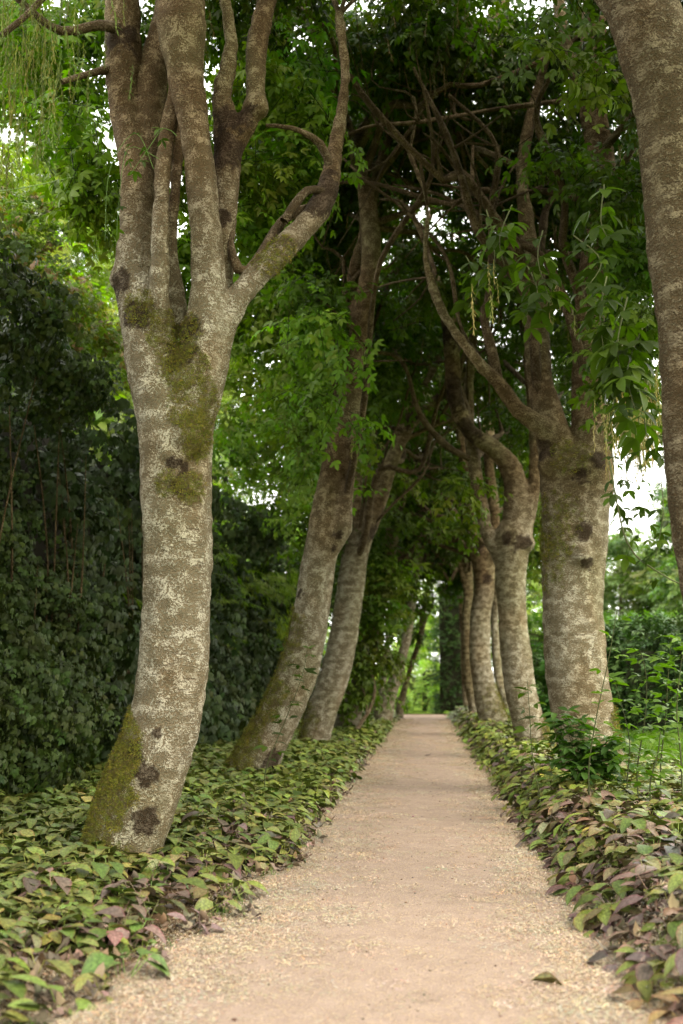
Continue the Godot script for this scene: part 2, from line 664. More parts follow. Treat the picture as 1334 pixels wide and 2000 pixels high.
# a branch: a round tapering tube through [Vector3, radius] pairs
func tube(pts: Array, sides: int, step: float, tint: Color, rough := 0.12) -> ArrayMesh:
	var l := smooth_line(pts, step)
	var v := PackedVector3Array()
	var n := PackedVector3Array()
	var idx := PackedInt32Array()
	var c := PackedColorArray()
	var u := Vector3.RIGHT
	for i in l.size():
		var d: Vector3 = (l[mini(i + 1, l.size() - 1)][0] - l[maxi(i - 1, 0)][0]).normalized()
		u = (u - d * u.dot(d))
		if u.length() < 0.05:
			u = d.cross(Vector3.FORWARD if absf(d.z) < 0.8 else Vector3.UP)
		u = u.normalized()
		var w := d.cross(u)
		for k in sides:
			var o := u * cos(TAU * k / sides) + w * sin(TAU * k / sides)
			var p: Vector3 = l[i][0]
			var r: float = l[i][1]
			r *= 1.0 + rough * 2.2 * fine.get_noise_3d(p.x * 8 + o.x, p.y * 8 + o.y, p.z * 8 + o.z)
			v.append(p + o * r)
			var t := 0.85 + 0.5 * noise.get_noise_3d(v[-1].x * 90, v[-1].y * 90, v[-1].z * 90)
			c.append(Color(tint.r * t, tint.g * t, tint.b * t))
	for i in l.size() - 1:
		for k in sides:
			var a := i * sides + k
			var b := i * sides + (k + 1) % sides
			idx.append_array([a, a + sides, b + sides, a, b + sides, b])
	n = normals_of(v, idx)
	# make sure that they point out
	if n.size() and l.size() > 1 and n[0].dot(v[0] - l[0][0]) < 0:
		for i in range(0, idx.size(), 3):
			var q := idx[i + 1]
			idx[i + 1] = idx[i + 2]
			idx[i + 2] = q
		n = normals_of(v, idx)
	return mesh_of(v, n, idx, c)


# limb tables are [px, py, extra depth, radius in px] as one sees them at that distance
func limb(ahead: float, rows: Array) -> Array:
	var out := []
	for r in rows:
		var p := at(r[0], r[1], ahead + r[2])
		out.append([p, r[3] * per_px(p)])
	return out


# ---------------------------------------------------------------- trees
func arch(x: float, z: float) -> float:
	return lerpf(9.6, 5.4, smoothstep(10.0, 37.0, -z)) - 0.36 * x * x


func build_tree(called: String, label: String, d: Dictionary) -> Node3D:
	var ahead: float = d.ahead
	var foot := at(d.limbs[0][0][0], d.limbs[0][0][1], ahead)
	foot.y = height(foot.x, foot.z)
	var t := thing(called, label, "tree", foot, "arching avenue trees")
	var limbs := []
	for rows in d.limbs:
		limbs.append(limb(ahead, rows))
	# the butt goes into the ground
	var b0: Array = limbs[0][0]
	limbs[0].push_front([Vector3(b0[0].x + (b0[0].x - limbs[0][1][0].x) * 0.35, foot.y - 0.18, b0[0].z), b0[1] * 1.12])
	for kn in d.get("knots", []):
		var p := at(kn[0], kn[1], ahead + kn[2])
		var r: float = kn[3] * per_px(p)
		limbs.append([[p, r], [p + Vector3(0, 0.02, 0), r * 0.9]])
	for kn in d.get("rings", []):
		var ring := []
		for i in 11:
			var w := TAU * i / 10.0
			var p := at(kn[0] + cos(w) * kn[3] * 0.85, kn[1] + sin(w) * kn[3], ahead + kn[2])
			ring.append([p, kn[4] * per_px(p) * rr(0.8, 1.2)])
		limbs.append(ring)
	var cell := maxf(0.018, ahead * d.get("cell", 0.0019))
	var g := grown(limbs, cell, d.get("blend", 0.07), d.get("rough", 0.022))
	var v: PackedVector3Array = g[0]
	var n: PackedVector3Array = g[1]
	var c := PackedColorArray()
	c.resize(v.size())
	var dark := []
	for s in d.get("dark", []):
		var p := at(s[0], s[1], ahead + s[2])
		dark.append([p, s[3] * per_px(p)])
	var brown_shade_y: float = d.get("brown", 3.2)
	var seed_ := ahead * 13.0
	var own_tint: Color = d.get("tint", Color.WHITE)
	for i in v.size():
		var p := v[i]
		var a := noise.get_noise_3d(p.x * 90 + seed_, p.y * 60, p.z * 90)
		var b := fine.get_noise_3d(p.x * 6 + seed_, p.y * 4, p.z * 6)
		var up := smoothstep(brown_shade_y - 0.7, brown_shade_y + 1.0, p.y + a * 0.8)
		var k := Color(1, 0.98, 0.93).lerp(Color(0.42, 0.31, 0.21), clampf(up * 0.95 + 0.35 * maxf(b, 0.0), 0, 1))  # higher stems: browner bark, darkened further for the shade under the crowns
		k = k.lerp(Color(0.76, 0.76, 0.55), clampf(0.15 + 0.9 * a, 0, 0.45))
		k = k.lerp(Color(0.76, 0.60, 0.43), clampf(-b * 1.4 - 0.15, 0, 0.5))
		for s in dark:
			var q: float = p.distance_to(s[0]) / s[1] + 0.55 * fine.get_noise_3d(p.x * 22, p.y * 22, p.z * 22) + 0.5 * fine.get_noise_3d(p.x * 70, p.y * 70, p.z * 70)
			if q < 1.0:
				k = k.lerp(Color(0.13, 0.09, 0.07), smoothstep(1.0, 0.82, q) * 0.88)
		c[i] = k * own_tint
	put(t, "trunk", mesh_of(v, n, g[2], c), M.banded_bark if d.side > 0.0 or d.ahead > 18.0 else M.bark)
	# moss grows where the table says
	var mx := []
	var mc := []
	for s in d.get("moss", []):
		var p := at(s[0], s[1], ahead + s[2])
		var r: float = s[3] * per_px(p)
		var facing := Vector3(s[4], 0.15, 0.3).normalized()
		for i in range(0, v.size()):
			var q := v[i].distance_to(p) / r
			var grow := n[i].dot(facing) + 0.5 * fine.get_noise_3d(v[i].x * 12, v[i].y * 12, v[i].z * 12) - q * 0.55
			if q < 1.0 and grow > -0.1 and rng.randf() < s[5]:
				var up := n[i].lerp(Vector3.UP, 0.2).normalized()
				var side := up.cross(Vector3(rr(-1, 1), rr(-1, 1), rr(-1, 1))).normalized()
				var sc := rr(0.7, 1.3) * clampf(cell / 0.018, 1.0, 1.8)
				for k in 2:
					mx.append(Transform3D(Basis(side, up, side.cross(up)).scaled(Vector3.ONE * sc), v[i] + gauss3(cell * 0.5)))
					mc.append(vary(Color(0.135, 0.135, 0.02), 0.25) if rng.randf() < 0.75 else Color(0.10, 0.075, 0.03))
	scatter(t, "moss", leaf_mesh.moss[0], M.moss, mx, mc)
	for rows in d.get("branches", []):
		var l := limb(ahead, rows)
		put(t, "branch", tube(l, 9, 0.12, Color(0.55, 0.45, 0.35)), M.bark)
	crown(t, d, limbs)
	return t


func crown(t: Node3D, d: Dictionary, limbs: Array) -> void:
	var side: float = d.side
	var zc: float = -d.ahead
	var far_: float = clampf((d.ahead - 8.0) / 25.0, 0.0, 1.0)
	var xs := [[], [], []]
	var cs := [[], [], []]
	var clumps := []
	var want: int = d.get("clumps", 60)
	var tries := 0
	while clumps.size() < want and tries < want * 60:
		tries += 1
		var x := rr(-0.9, d.get("reach", 5.2))
		var y := rr(2.4, 11.6)
		var z := zc + rr(-3.9, 3.9 if d.ahead > 9.0 else 11.5)  # front crowns carry on back over the camera, unseen, to shade the view
		if z > (-5.2 if d.ahead > 9.0 else 4.0) or z < -43.0:
			continue
		var low: float = arch(x, z) if x < 2.3 else lerpf(arch(2.3, z), d.low, smoothstep(2.3, 3.0, x))
		low += 0.8 * noise.get_noise_2d(x * 40 + zc, z * 40)
		var high: float = 11.6 - 0.09 * d.ahead - 0.12 * (x - 1.5) * (x - 1.5)
		if y < low + 0.35 or y > high:
			continue
		clumps.append([Vector3(side * x, y, z), rr(0.38, 0.72), int(rr(24, 40) * (1.0 - 0.45 * far_)), 0.0])
	for k in d.get("hung", []):
		var p := at(k[0], k[1], k[2])
		clumps.append([p, k[3] * per_px(p), int(k[4]), k[5] if k.size() > 5 else 1.0])  # a sixth value dims the leaf colour of clumps meant to hang in shade
	var tips := []
	for l in limbs:
		for q in l:
			if q[0].y > 2.6:
				tips.append(q)
	var made := 0
	for cl in clumps:
		var c: Vector3 = cl[0]
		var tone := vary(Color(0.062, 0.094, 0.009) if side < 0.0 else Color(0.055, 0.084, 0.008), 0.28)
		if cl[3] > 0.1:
			tone = Color.WHITE * cl[3] * vary(d.get("tone", Color(0.085, 0.130, 0.012)), 0.2)  # a tone given per tree lightens its hung leaves in place of light
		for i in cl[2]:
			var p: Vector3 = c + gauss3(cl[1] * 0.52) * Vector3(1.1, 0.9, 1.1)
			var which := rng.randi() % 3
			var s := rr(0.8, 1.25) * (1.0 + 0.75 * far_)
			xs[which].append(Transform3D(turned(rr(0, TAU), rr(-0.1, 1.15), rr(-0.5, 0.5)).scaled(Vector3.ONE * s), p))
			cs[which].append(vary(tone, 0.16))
		# a branch carries every few clumps
		if tips.size() and made < d.get("twigs", 16) and rng.randf() < 0.6 and c.z < -6.0:
			var best: Array = tips[0]
			for q in tips:
				if q[0].distance_to(c) + (1.5 if q[0].y > c.y else 0.0) < best[0].distance_to(c) + (1.5 if best[0].y > c.y else 0.0):
					best = q
			var a: Vector3 = best[0]
			var dist := a.distance_to(c)
			if dist > 0.7 and dist < 4.5:
				made += 1
				var r: float = clampf(best[1] * 0.5, 0.02, 0.06)
				var m1 := a.lerp(c, 0.33) + gauss3(dist * 0.08) + Vector3(0, dist * 0.10, 0)
				var m2 := a.lerp(c, 0.68) + gauss3(dist * 0.09) + Vector3(0, dist * 0.08, 0)
				put(t, "branch", tube([[a, r], [m1, r * 0.8], [m2, r * 0.55], [c, r * 0.22]], 6, 0.22, Color(0.5, 0.42, 0.33), 0.2), M.bark)
	if tips.size() and d.ahead > 12.0:
		for i in d.get("web", 13 if side > 0.0 else 11):
			var q: Array = tips[rng.randi() % tips.size()]
			if q[0].y < 3.4:
				continue
			var a: Vector3 = q[0]
			var e := Vector3(-side * rr(-1.8, 1.6), minf(rr(5.0, 9.2), a.y + rr(0.5, 3.4)), a.z + rr(-2.2, 2.2))
			e.y = maxf(e.y, arch(e.x, e.z) - 1.2)
			var r: float = minf(q[1] * 0.75, rr(0.025, 0.07) * (1.0 + 0.4 * far_))
			var line := [[a, r]]
			for k in [1, 2, 3, 4]:
				var v: float = k / 5.0
				line.append([a.lerp(e, v) + gauss3(0.13) + Vector3(0, 0.3 * sin(PI * v) * rr(-0.4, 1.0), 0), r * (1.0 - 0.6 * v)])
			line.append([e, r * 0.3])
			put(t, "branch", tube(line, 6, 0.2, Color(0.42, 0.33, 0.25), 0.25), M.bark)
			for w in 3:
				var k := rng.randi() % 3 + 2
				var s: Vector3 = line[k][0]
				var go: Vector3 = (e - a).normalized() * rr(0.2, 0.7) + gauss3(0.4)
				put(t, "twig", tube([[s, line[k][1] * 0.55], [s + go * 0.5 + gauss3(0.05), line[k][1] * 0.35], [s + go * 1.1 + gauss3(0.08), 0.006]], 5, 0.2, Color(0.38, 0.3, 0.23), 0.2), M.bark)
	# dry strands hang in the shade of the crown
	var dx := [[], []]
	var dc := [[], []]
	for cl in clumps:
		if rng.randf() < 0.55 and cl[3] < 0.1:
			for i in 9:
				var w := rng.randi() % 2
				dx[w].append(Transform3D(turned(rr(0, TAU), rr(-0.2, 0.2), rr(-0.2, 0.2)).scaled(Vector3.ONE * rr(0.8, 1.6) * (1.0 + 0.5 * far_)), cl[0] + gauss3(cl[1] * 0.6) - Vector3(0, cl[1] * 0.6, 0)))
				dc[w].append(vary(Color(0.15, 0.125, 0.06), 0.25))
	for w in 2:
		scatter(t, "dry_strands", leaf_mesh.tassel[w], M.tassel, dx[w], dc[w])
	var hung := clumps.filter(func(q): return q[3] > 0.8)
	if hung.size():
		for i in d.get("leaf_parts", 0):
			var q: Array = hung[rng.randi() % hung.size()]
			var p: Vector3 = q[0] + gauss3(q[1] * 0.5) + (EYE - q[0]).normalized() * q[1] * 0.5
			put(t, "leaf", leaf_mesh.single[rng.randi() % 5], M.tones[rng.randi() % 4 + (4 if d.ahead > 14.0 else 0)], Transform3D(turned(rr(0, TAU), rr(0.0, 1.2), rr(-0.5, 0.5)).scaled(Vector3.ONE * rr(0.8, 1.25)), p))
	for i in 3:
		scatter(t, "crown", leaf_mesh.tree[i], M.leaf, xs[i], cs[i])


# leaves one by one along a hanging or rising stem
func leafy_stem(t: Node3D, pts: Array, count: int, size: float, tone: Color, meshes: Array, mats: Array, stem_tint := Color(0.09, 0.10, 0.04), from := 0.15, hang := 0.6) -> void:
	put(t, "stem", tube(pts, 5, 0.08, stem_tint, 0.05), M.stem)
	var l := smooth_line(pts, 0.03)
	for i in count:
		var v := lerpf(from, 1.0, (i + rng.randf() * 0.8) / count)
		var k := clampi(int(v * (l.size() - 1)), 0, l.size() - 2)
		var p: Vector3 = l[k][0]
		var along: Vector3 = (l[k + 1][0] - p).normalized()
		var yaw := i * 2.4 + rr(-0.5, 0.5)
		var out := Vector3(sin(yaw), rr(-0.2, 0.5) - hang * 0.6, cos(yaw)) + along * 0.35
		var b := Basis.looking_at(-out.normalized(), Vector3.UP).rotated(out.normalized(), rr(-0.4, 0.4))
		var o := put(t, "leaf", meshes[rng.randi() % meshes.size()], mats[rng.randi() % mats.size()], Transform3D(b.scaled(Vector3.ONE * size * rr(0.7, 1.2) / 0.1), p))
		o.set_meta("kind", "thing")
		o.remove_meta("kind")


# ---------------------------------------------------------------- clipped hedges, bushes, far trees
func leaf_wall(t: Node3D, kind: String, mat: Material, a: Vector3, b: Vector3, tall: float, deep: float, count: int, tone: Color, scale_ := 1.0, bulge := 0.35, part := "foliage") -> void:
	# leaves over the face of a hedge that runs from a to b; its face looks to the right of a->b turned about y
	var along := b - a
	var out := Vector3(-along.z, 0, along.x).normalized()
	var xs := [[], []]
	var cs := [[], []]
	for i in count:
		var u := rng.randf()
		var v := rng.randf()
		var p := a + along * u
		var n1 := noise.get_noise_3d(p.x * 28, v * tall * 28, p.z * 28)
		var n2 := noise.get_noise_3d(p.x * 200 + 50, v * tall * 200, p.z * 200)
		var f := bulge * n1 + bulge * 0.5 * n2
		var depth := absf(rng.randfn(0, deep))
		var top := tall * (1.0 + 0.10 * noise.get_noise_2d(p.x * 40, p.z * 40))
		if tall > 4.0:
			var yy := v * top
			f = f * 0.6 + 0.35 * smoothstep(3.0, 2.0, yy + n1 * 3.0) - 0.55 * smoothstep(2.0, 3.0, yy + n1 * 3.0) * smoothstep(5.2, 4.6, yy) + 0.45 * smoothstep(4.7, 5.3, yy)
			if yy > 2.6 + n1 * 2.0 and yy < 4.9 and rng.randf() < 0.4:
				continue
		p += Vector3(0, v * top, 0) + out * (f - depth - 0.3 * smoothstep(0.9, 1.0, v))
		if n1 < -0.15 and rng.randf() < 0.5 and tall > 4.0:
			continue
		if n2 < -0.25 and rng.randf() < 0.8:
			continue
		var face := atan2(out.x, out.z) + rng.randfn(0, 0.6)
		var w := rng.randi() % 2
		xs[w].append(Transform3D(turned(face, rr(0.3, 1.25), rr(-0.5, 0.5)).scaled(Vector3.ONE * scale_ * rr(0.75, 1.25)), p))
		cs[w].append(vary(tone, 0.22))
	for w in 2:
		scatter(t, part, leaf_mesh[kind][w], mat, xs[w], cs[w])


func leaf_box(t: Node3D, kind: String, mat: Material, at_: Vector3, size: Vector3, count: int, tone: Color, scale_ := 1.0) -> void:
	var xs := [[], []]
	var cs := [[], []]
	for i in count:
		var p := Vector3(rr(-0.5, 0.5), rr(0, 1), rr(-0.5, 0.5))
		var axis := rng.randi() % 4
		var out := Vector3.ZERO
		if axis == 0:
			p.y = 1.0
			out = Vector3.UP
		elif axis == 1:
			p.x = -0.5
			out = Vector3.LEFT
		elif axis == 2:
			p.x = 0.5
			out = Vector3.RIGHT
		else:
			p.z = 0.5
			out = Vector3.BACK
		p = p * size - out * absf(rng.randfn(0, 0.12))
		p += out * 0.12 * noise.get_noise_3d(p.x * 120, p.y * 120, p.z * 120)
		var w := rng.randi() % 2
		var dir := (out + Vector3(rr(-0.8, 0.8), rr(-0.6, 0.4), rr(-0.8, 0.8))).normalized()
		if absf(dir.y) > 0.98:
			dir.x += 0.3
		xs[w].append(Transform3D(Basis.looking_at(-dir.normalized(), Vector3.UP).scaled(Vector3.ONE * scale_ * rr(0.7, 1.2)), at_ + p))
		cs[w].append(vary(tone, 0.2))
	for w in 2:
		scatter(t, "foliage", leaf_mesh[kind][w], mat, xs[w], cs[w])


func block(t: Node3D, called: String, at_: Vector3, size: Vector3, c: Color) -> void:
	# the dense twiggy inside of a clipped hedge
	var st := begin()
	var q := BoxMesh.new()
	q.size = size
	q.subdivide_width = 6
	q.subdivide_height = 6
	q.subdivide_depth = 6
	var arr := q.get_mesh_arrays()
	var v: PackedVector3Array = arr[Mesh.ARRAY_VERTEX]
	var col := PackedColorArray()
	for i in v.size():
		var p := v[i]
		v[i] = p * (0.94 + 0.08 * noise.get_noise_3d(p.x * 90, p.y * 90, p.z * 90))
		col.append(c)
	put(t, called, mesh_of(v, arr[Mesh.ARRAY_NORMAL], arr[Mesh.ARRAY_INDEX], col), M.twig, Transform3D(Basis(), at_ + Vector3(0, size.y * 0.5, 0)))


func round_tree(called: String, label: String, foot: Vector3, tall: float, wide: float, clumps: int, each: int, kind: String, tone: Color, scale_: float, shape := 0.0, group := "", cat := "tree") -> void:
	var t := thing(called, label, cat, foot, group)
	if tall > 3.0:
		put(t, "trunk", tube([[foot - Vector3(0, 0.2, 0), tall * 0.03], [foot + Vector3(0.1, tall * 0.3, 0), tall * 0.022], [foot + Vector3(0, tall * 0.7, 0.1), tall * 0.01], [foot + Vector3(0, tall * 0.92, 0), tall * 0.003]], 8, 0.5, Color(0.5, 0.42, 0.33)), M.bark)
	var xs := [[], []]
	var cs := [[], []]
	for k in clumps:
		var v := rng.randf()
		var yaw := rr(0, TAU)
		var rad := wide * (sqrt(1.0 - pow(absf(v * 2 - 1), 2.2)) if shape < 0.5 else (1.0 - v * 0.93) * (0.9 + 0.2 * sin(v * 40.0)))
		rad *= sqrt(rr(0.25, 1.0))
		var low := 0.16 if tall > 3.0 else 0.02
		var c := foot + Vector3(sin(yaw) * rad, tall * (low + (1 - low) * v), cos(yaw) * rad)
		var r := wide * rr(0.16, 0.30)
		var cc := vary(tone, 0.22)
		for i in each:
			var p := c + gauss3(r * 0.5)
			var w := rng.randi() % 2
			xs[w].append(Transform3D(turned(yaw + rng.randfn(0, 0.9), rr(-0.2, 1.0), rr(-0.5, 0.5)).scaled(Vector3.ONE * scale_ * rr(0.7, 1.3)), p))
			cs[w].append(vary(cc, 0.14))
	for w in 2:
		scatter(t, "crown" if tall > 3.0 else "foliage", leaf_mesh[kind][w], M.leaf, xs[w], cs[w])


# ---------------------------------------------------------------- the place
func _ready() -> void:
	# camera
	cam_basis = Basis.from_euler(Vector3(deg_to_rad(8.53), deg_to_rad(4.32), 0))
	var cam := Camera3D.new()
	cam.name = "camera"
	add_child(cam)
	cam.transform = Transform3D(cam_basis, EYE)
	cam.fov = 48.89
	cam.near = 0.1
	cam.far = 900.0
	var lens := CameraAttributesPhysical.new()
	lens.frustum_focal_length = 38.5
	lens.frustum_near = 0.1
	lens.frustum_far = 900.0
	lens.frustum_focus_distance = 9.0
	lens.exposure_aperture = 1.7
	cam.attributes = lens
	cam.fov = 48.89
	cam.current = true
	# sky: bright even cloud
	var env := Environment.new()
	env.background_mode = Environment.BG_SKY
	var sky := Sky.new()
	var sm := ProceduralSkyMaterial.new()
	sm.sky_top_color = Color(0.95, 0.95, 0.93)
	sm.sky_horizon_color = Color(0.98, 0.97, 0.93)
	sm.sky_curve = 0.2
	sm.ground_bottom_color = Color(0.25, 0.27, 0.18)
	sm.ground_horizon_color = Color(0.4, 0.42, 0.32)
	sm.sun_angle_max = 1.0
	sky.sky_material = sm
	env.sky = sky
	env.background_energy_multiplier = 1.0
	env.tonemap_mode = Environment.TONE_MAPPER_LINEAR
	env.tonemap_exposure = 5.1
	env.sdfgi_enabled = true
	env.ssao_enabled = true
	env.ssil_enabled = true
	var we := WorldEnvironment.new()
	we.name = "world_environment"
	we.environment = env
	add_child(we)
	# the sun behind thin cloud, high over the open lawn
	var sun := DirectionalLight3D.new()
	sun.name = "sun"
	sun.light_energy = 0.42
	sun.light_color = Color(1.0, 0.965, 0.90)
	sun.light_angular_distance = 34.0
	sun.shadow_enabled = true
	sun.rotation_degrees = Vector3(-46, 52, 0)
	add_child(sun)

	rng.seed = 5
	noise.seed = 3
	noise.frequency = 0.01
	noise.noise_type = FastNoiseLite.TYPE_SIMPLEX_SMOOTH
	noise.fractal_octaves = 2
	fine.seed = 8
	fine.frequency = 0.2
	fine.noise_type = FastNoiseLite.TYPE_SIMPLEX_SMOOTH
	fine.fractal_octaves = 3
	bark_textures()
	path_textures()
	var veins := leaf_texture()
	M.leaf = leafy(null, 0.45, Color(0.84, 1.0, 0.07), 0.32)
	M.gloss = leafy(null, 0.46, Color(0.40, 0.46, 0.06), 0.28)
	M.cover = leafy(veins, 0.5, Color(0.36, 0.40, 0.14))
	M.tassel = leafy(null, 0.7, Color(0.6, 0.6, 0.25))
	M.moss = matt(1.0)
	M.chip = matt(0.9)
	M.twig = matt(0.95)
	M.stem = matt(0.7)
	for k in [["tree", 3], ["lobed", 2], ["broad", 2], ["needle", 2], ["tassel", 2], ["moss", 1], ["chips", 4], ["cover", 4], ["grass", 2], ["litter", 3]]:
		leaf_mesh[k[0]] = []
		for i in k[1]:
			leaf_mesh[k[0]].append(make_spray(k[0], i))
	leaf_mesh.single = []
	leaf_mesh.lobe = []
	for i in 5:
		leaf_mesh.single.append(make_leaf(i))
		leaf_mesh.lobe.append(make_lobed(i))
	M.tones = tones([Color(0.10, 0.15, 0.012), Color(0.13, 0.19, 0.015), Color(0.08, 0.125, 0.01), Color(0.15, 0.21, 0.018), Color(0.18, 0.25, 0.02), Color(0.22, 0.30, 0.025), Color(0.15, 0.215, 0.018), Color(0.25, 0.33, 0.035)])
	rng.seed = 99
	build_ground()
	build_trees()
	build_hedge()
	build_far()
	build_beds()
	build_chips()
	build_small()


func sheet(called: String, x0: float, x1: float, nx: int, zs: Array, mat: Material, lift: float, follow := true) -> void:
	var v := PackedVector3Array()
	var idx := PackedInt32Array()
	var c := PackedColorArray()
	for z in zs:
		for i in nx + 1:
			var u := i / float(nx)
			var x := lerpf(x0, x1, u)
			v.append(Vector3(x, (height(x, z) if follow else 0.0) + lift, z))
			c.append(Color.WHITE)
	for j in zs.size() - 1:
		for i in nx:
			var a := j * (nx + 1) + i
			idx.append_array([a, a + nx + 1, a + nx + 2, a, a + nx + 2, a + 1])
	var n := normals_of(v, idx)
	if n[0].y < 0:
		for i in range(0, idx.size(), 3):
			var q := idx[i + 1]
			idx[i + 1] = idx[i + 2]
			idx[i + 2] = q
		n = normals_of(v, idx)
	var o := put(self, called, mesh_of(v, n, idx, c), mat)
	o.set_meta("kind", "structure")


func steps(a: float, b: float, n: int) -> Array:
	var out := []
	for i in n + 1:
		out.append(lerpf(a, b, i / float(n)))
	return out


func build_ground() -> void:
	var flat := PlaneMesh.new()
	flat.size = Vector2(900, 900)
	var turf := put(self, "ground", flat, M.turf, Transform3D(Basis(), Vector3(0, -0.06, -200)))
	turf.set_meta("kind", "structure")
	sheet("bed_soil", -9.0, 3.4, 124, steps(4.0, -46.0, 250), M.soil, 0.0)
	sheet("lawn", 3.3, 30.0, 40, steps(4.0, -60.0, 80), M.turf, 0.01)
	# the trodden path lies over the soil
	var v := PackedVector3Array()
	sheet("path", -2.0, 1.6, 60, steps(4.0, -44.6, 300), M.path, 0.0, false)


func build_trees() -> void:
	var D := {}
	# the big pale tree by the path, forking into four stems
	build_tree("mossy_forked_tree", "big pale lichened tree with mossy foot that forks into four stems over the bed", {
		"ahead": 8.2, "side": -1.0, "tone": Color(0.135, 0.205, 0.014), "leaf_parts": 200, "low": 6.3, "reach": 2.5, "clumps": 125, "twigs": 16, "brown": 4.4, "cell": 0.0021, "blend": 0.045,
		"limbs": [
			[[238, 1672, 0, 80], [252, 1610, 0, 77], [285, 1520, 0, 76], [315, 1430, 0, 73], [335, 1330, 0, 69], [343, 1200, 0, 67], [347, 1050, 0, 67], [346, 930, 0, 68], [345, 870, 0, 70], [344, 830, 0, 66]],
			[[332, 850, 0, 56], [318, 790, 0, 58], [300, 700, 0, 53], [283, 610, 0.02, 50], [262, 540, 0.04, 40], [268, 450, 0.06, 34], [270, 350, 0.08, 33], [255, 280, 0.1, 30], [238, 200, 0.12, 26], [240, 100, 0.14, 33], [238, 0, 0.16, 33], [225, -160, 0.2, 26], [190, -330, 0.3, 16]],
			[[270, 340, 0.1, 26], [290, 270, 0.15, 27], [296, 180, 0.2, 29], [310, 90, 0.25, 26], [332, 0, 0.3, 24], [350, -200, 0.4, 17]],
			[[358, 850, 0, 54], [372, 790, 0, 56], [395, 710, 0, 51], [405, 640, -0.02, 47], [408, 560, -0.06, 34], [401, 450, -0.1, 29], [390, 350, -0.13, 29], [380, 250, -0.15, 29], [362, 150, -0.16, 36], [354, 50, -0.16, 47], [350, -60, -0.16, 46], [340, -220, -0.2, 28]],
			[[312, 640, -0.1, 22], [310, 590, -0.2, 18], [313, 500, -0.22, 17], [315, 400, -0.2, 17], [322, 300, -0.12, 17], [338, 200, 0.0, 14], [352, 110, 0.1, 12]],
			[[418, 640, 0.1, 34], [432, 560, 0.18, 24], [437, 450, 0.2, 23], [442, 340, 0.22, 29], [444, 260, 0.24, 31], [432, 190, 0.24, 18], [452, 90, 0.26, 13], [440, 0, 0.28, 12], [430, -150, 0.3, 9]],
			[[450, 280, 0.24, 26], [492, 222, 0.26, 20], [500, 160, 0.3, 18], [500, 90, 0.34, 20], [520, 0, 0.4, 20], [560, -160, 0.5, 14]],
			[[350, 640, 0.15, 20], [334, 480, 0.25, 13], [345, 340, 0.3, 12], [350, 230, 0.3, 10]],
			[[420, 660, 0, 34], [470, 575, 0.05, 23], [530, 512, 0.2, 24], [575, 462, 0.4, 24], [620, 412, 0.6, 24], [645, 350, 0.8, 20], [658, 270, 1.0, 15], [675, 150, 1.2, 10], [662, 30, 1.4, 8]]],
		"knots": [[232, 545, 0, 20], [503, 210, 0.22, 22], [365, 855, -0.2, 34], [268, 1470, -0.12, 30]],
		"dark": [[262, 1470, -0.22, 26], [285, 1517, -0.24, 24], [307, 1432, -0.24, 14], [288, 1610, -0.25, 34], [338, 905, -0.26, 16], [362, 916, -0.26, 18], [355, 955, -0.25, 22], [375, 960, -0.25, 18], [232, 552, -0.1, 28], [264, 610, -0.2, 30], [372, 640, -0.12, 34], [352, 690, -0.2, 34], [442, 290, 0.1, 46], [455, 220, 0.1, 40], [640, 385, 0.6, 70], [235, 90, 0.1, 40], [420, 420, 0.05, 30]],
		"moss": [[205, 1590, 0, 150, -0.9, 1.0], [235, 1470, -0.05, 90, -1.0, 0.9], [385, 790, -0.22, 60, 0.2, 0.6], [390, 850, -0.22, 50, 0.3, 0.7], [330, 945, -0.24, 26, 0.0, 0.8], [375, 950, -0.24, 34, 0.0, 0.8], [362, 720, -0.15, 50, 0.2, 0.7], [345, 660, -0.1, 60, 0.1, 0.6], [274, 600, -0.2, 40, 0.1, 0.5], [545, 495, 0.1, 60, 0.2, 0.5]],
		"rings": [[345, 872, -0.245, 26, 7]],
		"branches": [
			[[640, 400, 0.7, 11], [560, 425, 0.6, 9], [485, 530, 0.1, 12], [455, 500, 0.1, 9], [448, 440, 0.2, 7]],
			[[640, 380, 0.7, 10], [600, 372, 0.5, 8], [555, 432, 0.4, 9]],
			[[645, 330, 0.8, 9], [625, 280, 0.7, 8], [570, 250, 0.5, 5], [520, 245, 0.5, 4]],
			[[240, 60, 0.1, 16], [195, 50, -0.1, 10], [120, 60, -0.3, 9], [60, 20, -0.5, 7], [0, -40, -0.6, 6]],
			[[232, 130, 0.1, 14], [190, 140, 0, 7], [120, 160, -0.2, 5]],
			[[0, 70, -0.9, 6], [40, 40, -0.8, 6], [90, -10, -0.7, 7], [140, -70, -0.6, 8]]],
		"hung": [[170, 300, 9.2, 60, 30], [140, 220, 9.5, 60, 30], [190, 400, 9.4, 42, 24], [200, 330, 9.5, 46, 28], [30, 40, 10, 60, 34], [80, 20, 11, 60, 40], [340, 330, 11, 44, 34], [345, 240, 11.5, 44, 34], [330, 150, 11.5, 44, 34], [290, 40, 11.5, 50, 34], [160, 160, 11, 50, 30], [440, 60, 12, 50, 40], [150, 60, 11, 60, 40], [200, 10, 11, 50, 30], [110, 160, 11.5, 60, 30], [60, 90, 12, 70, 40], [160, 0, 12, 70, 40], [90, 110, 10.5, 70, 40], [20, 150, 11, 60, 30], [490, 330, 10.5, 60, 50], [560, 220, 10.8, 70, 60], [500, 430, 10.8, 50, 44], [585, 130, 11, 55, 36], [480, 150, 10.5, 50, 40], [590, 300, 11, 60, 50], [560, 360, 11, 50, 40], [350, 480, 10.6, 40, 30], [370, 420, 10.6, 40, 26], [365, 560, 10.6, 40, 26]]})
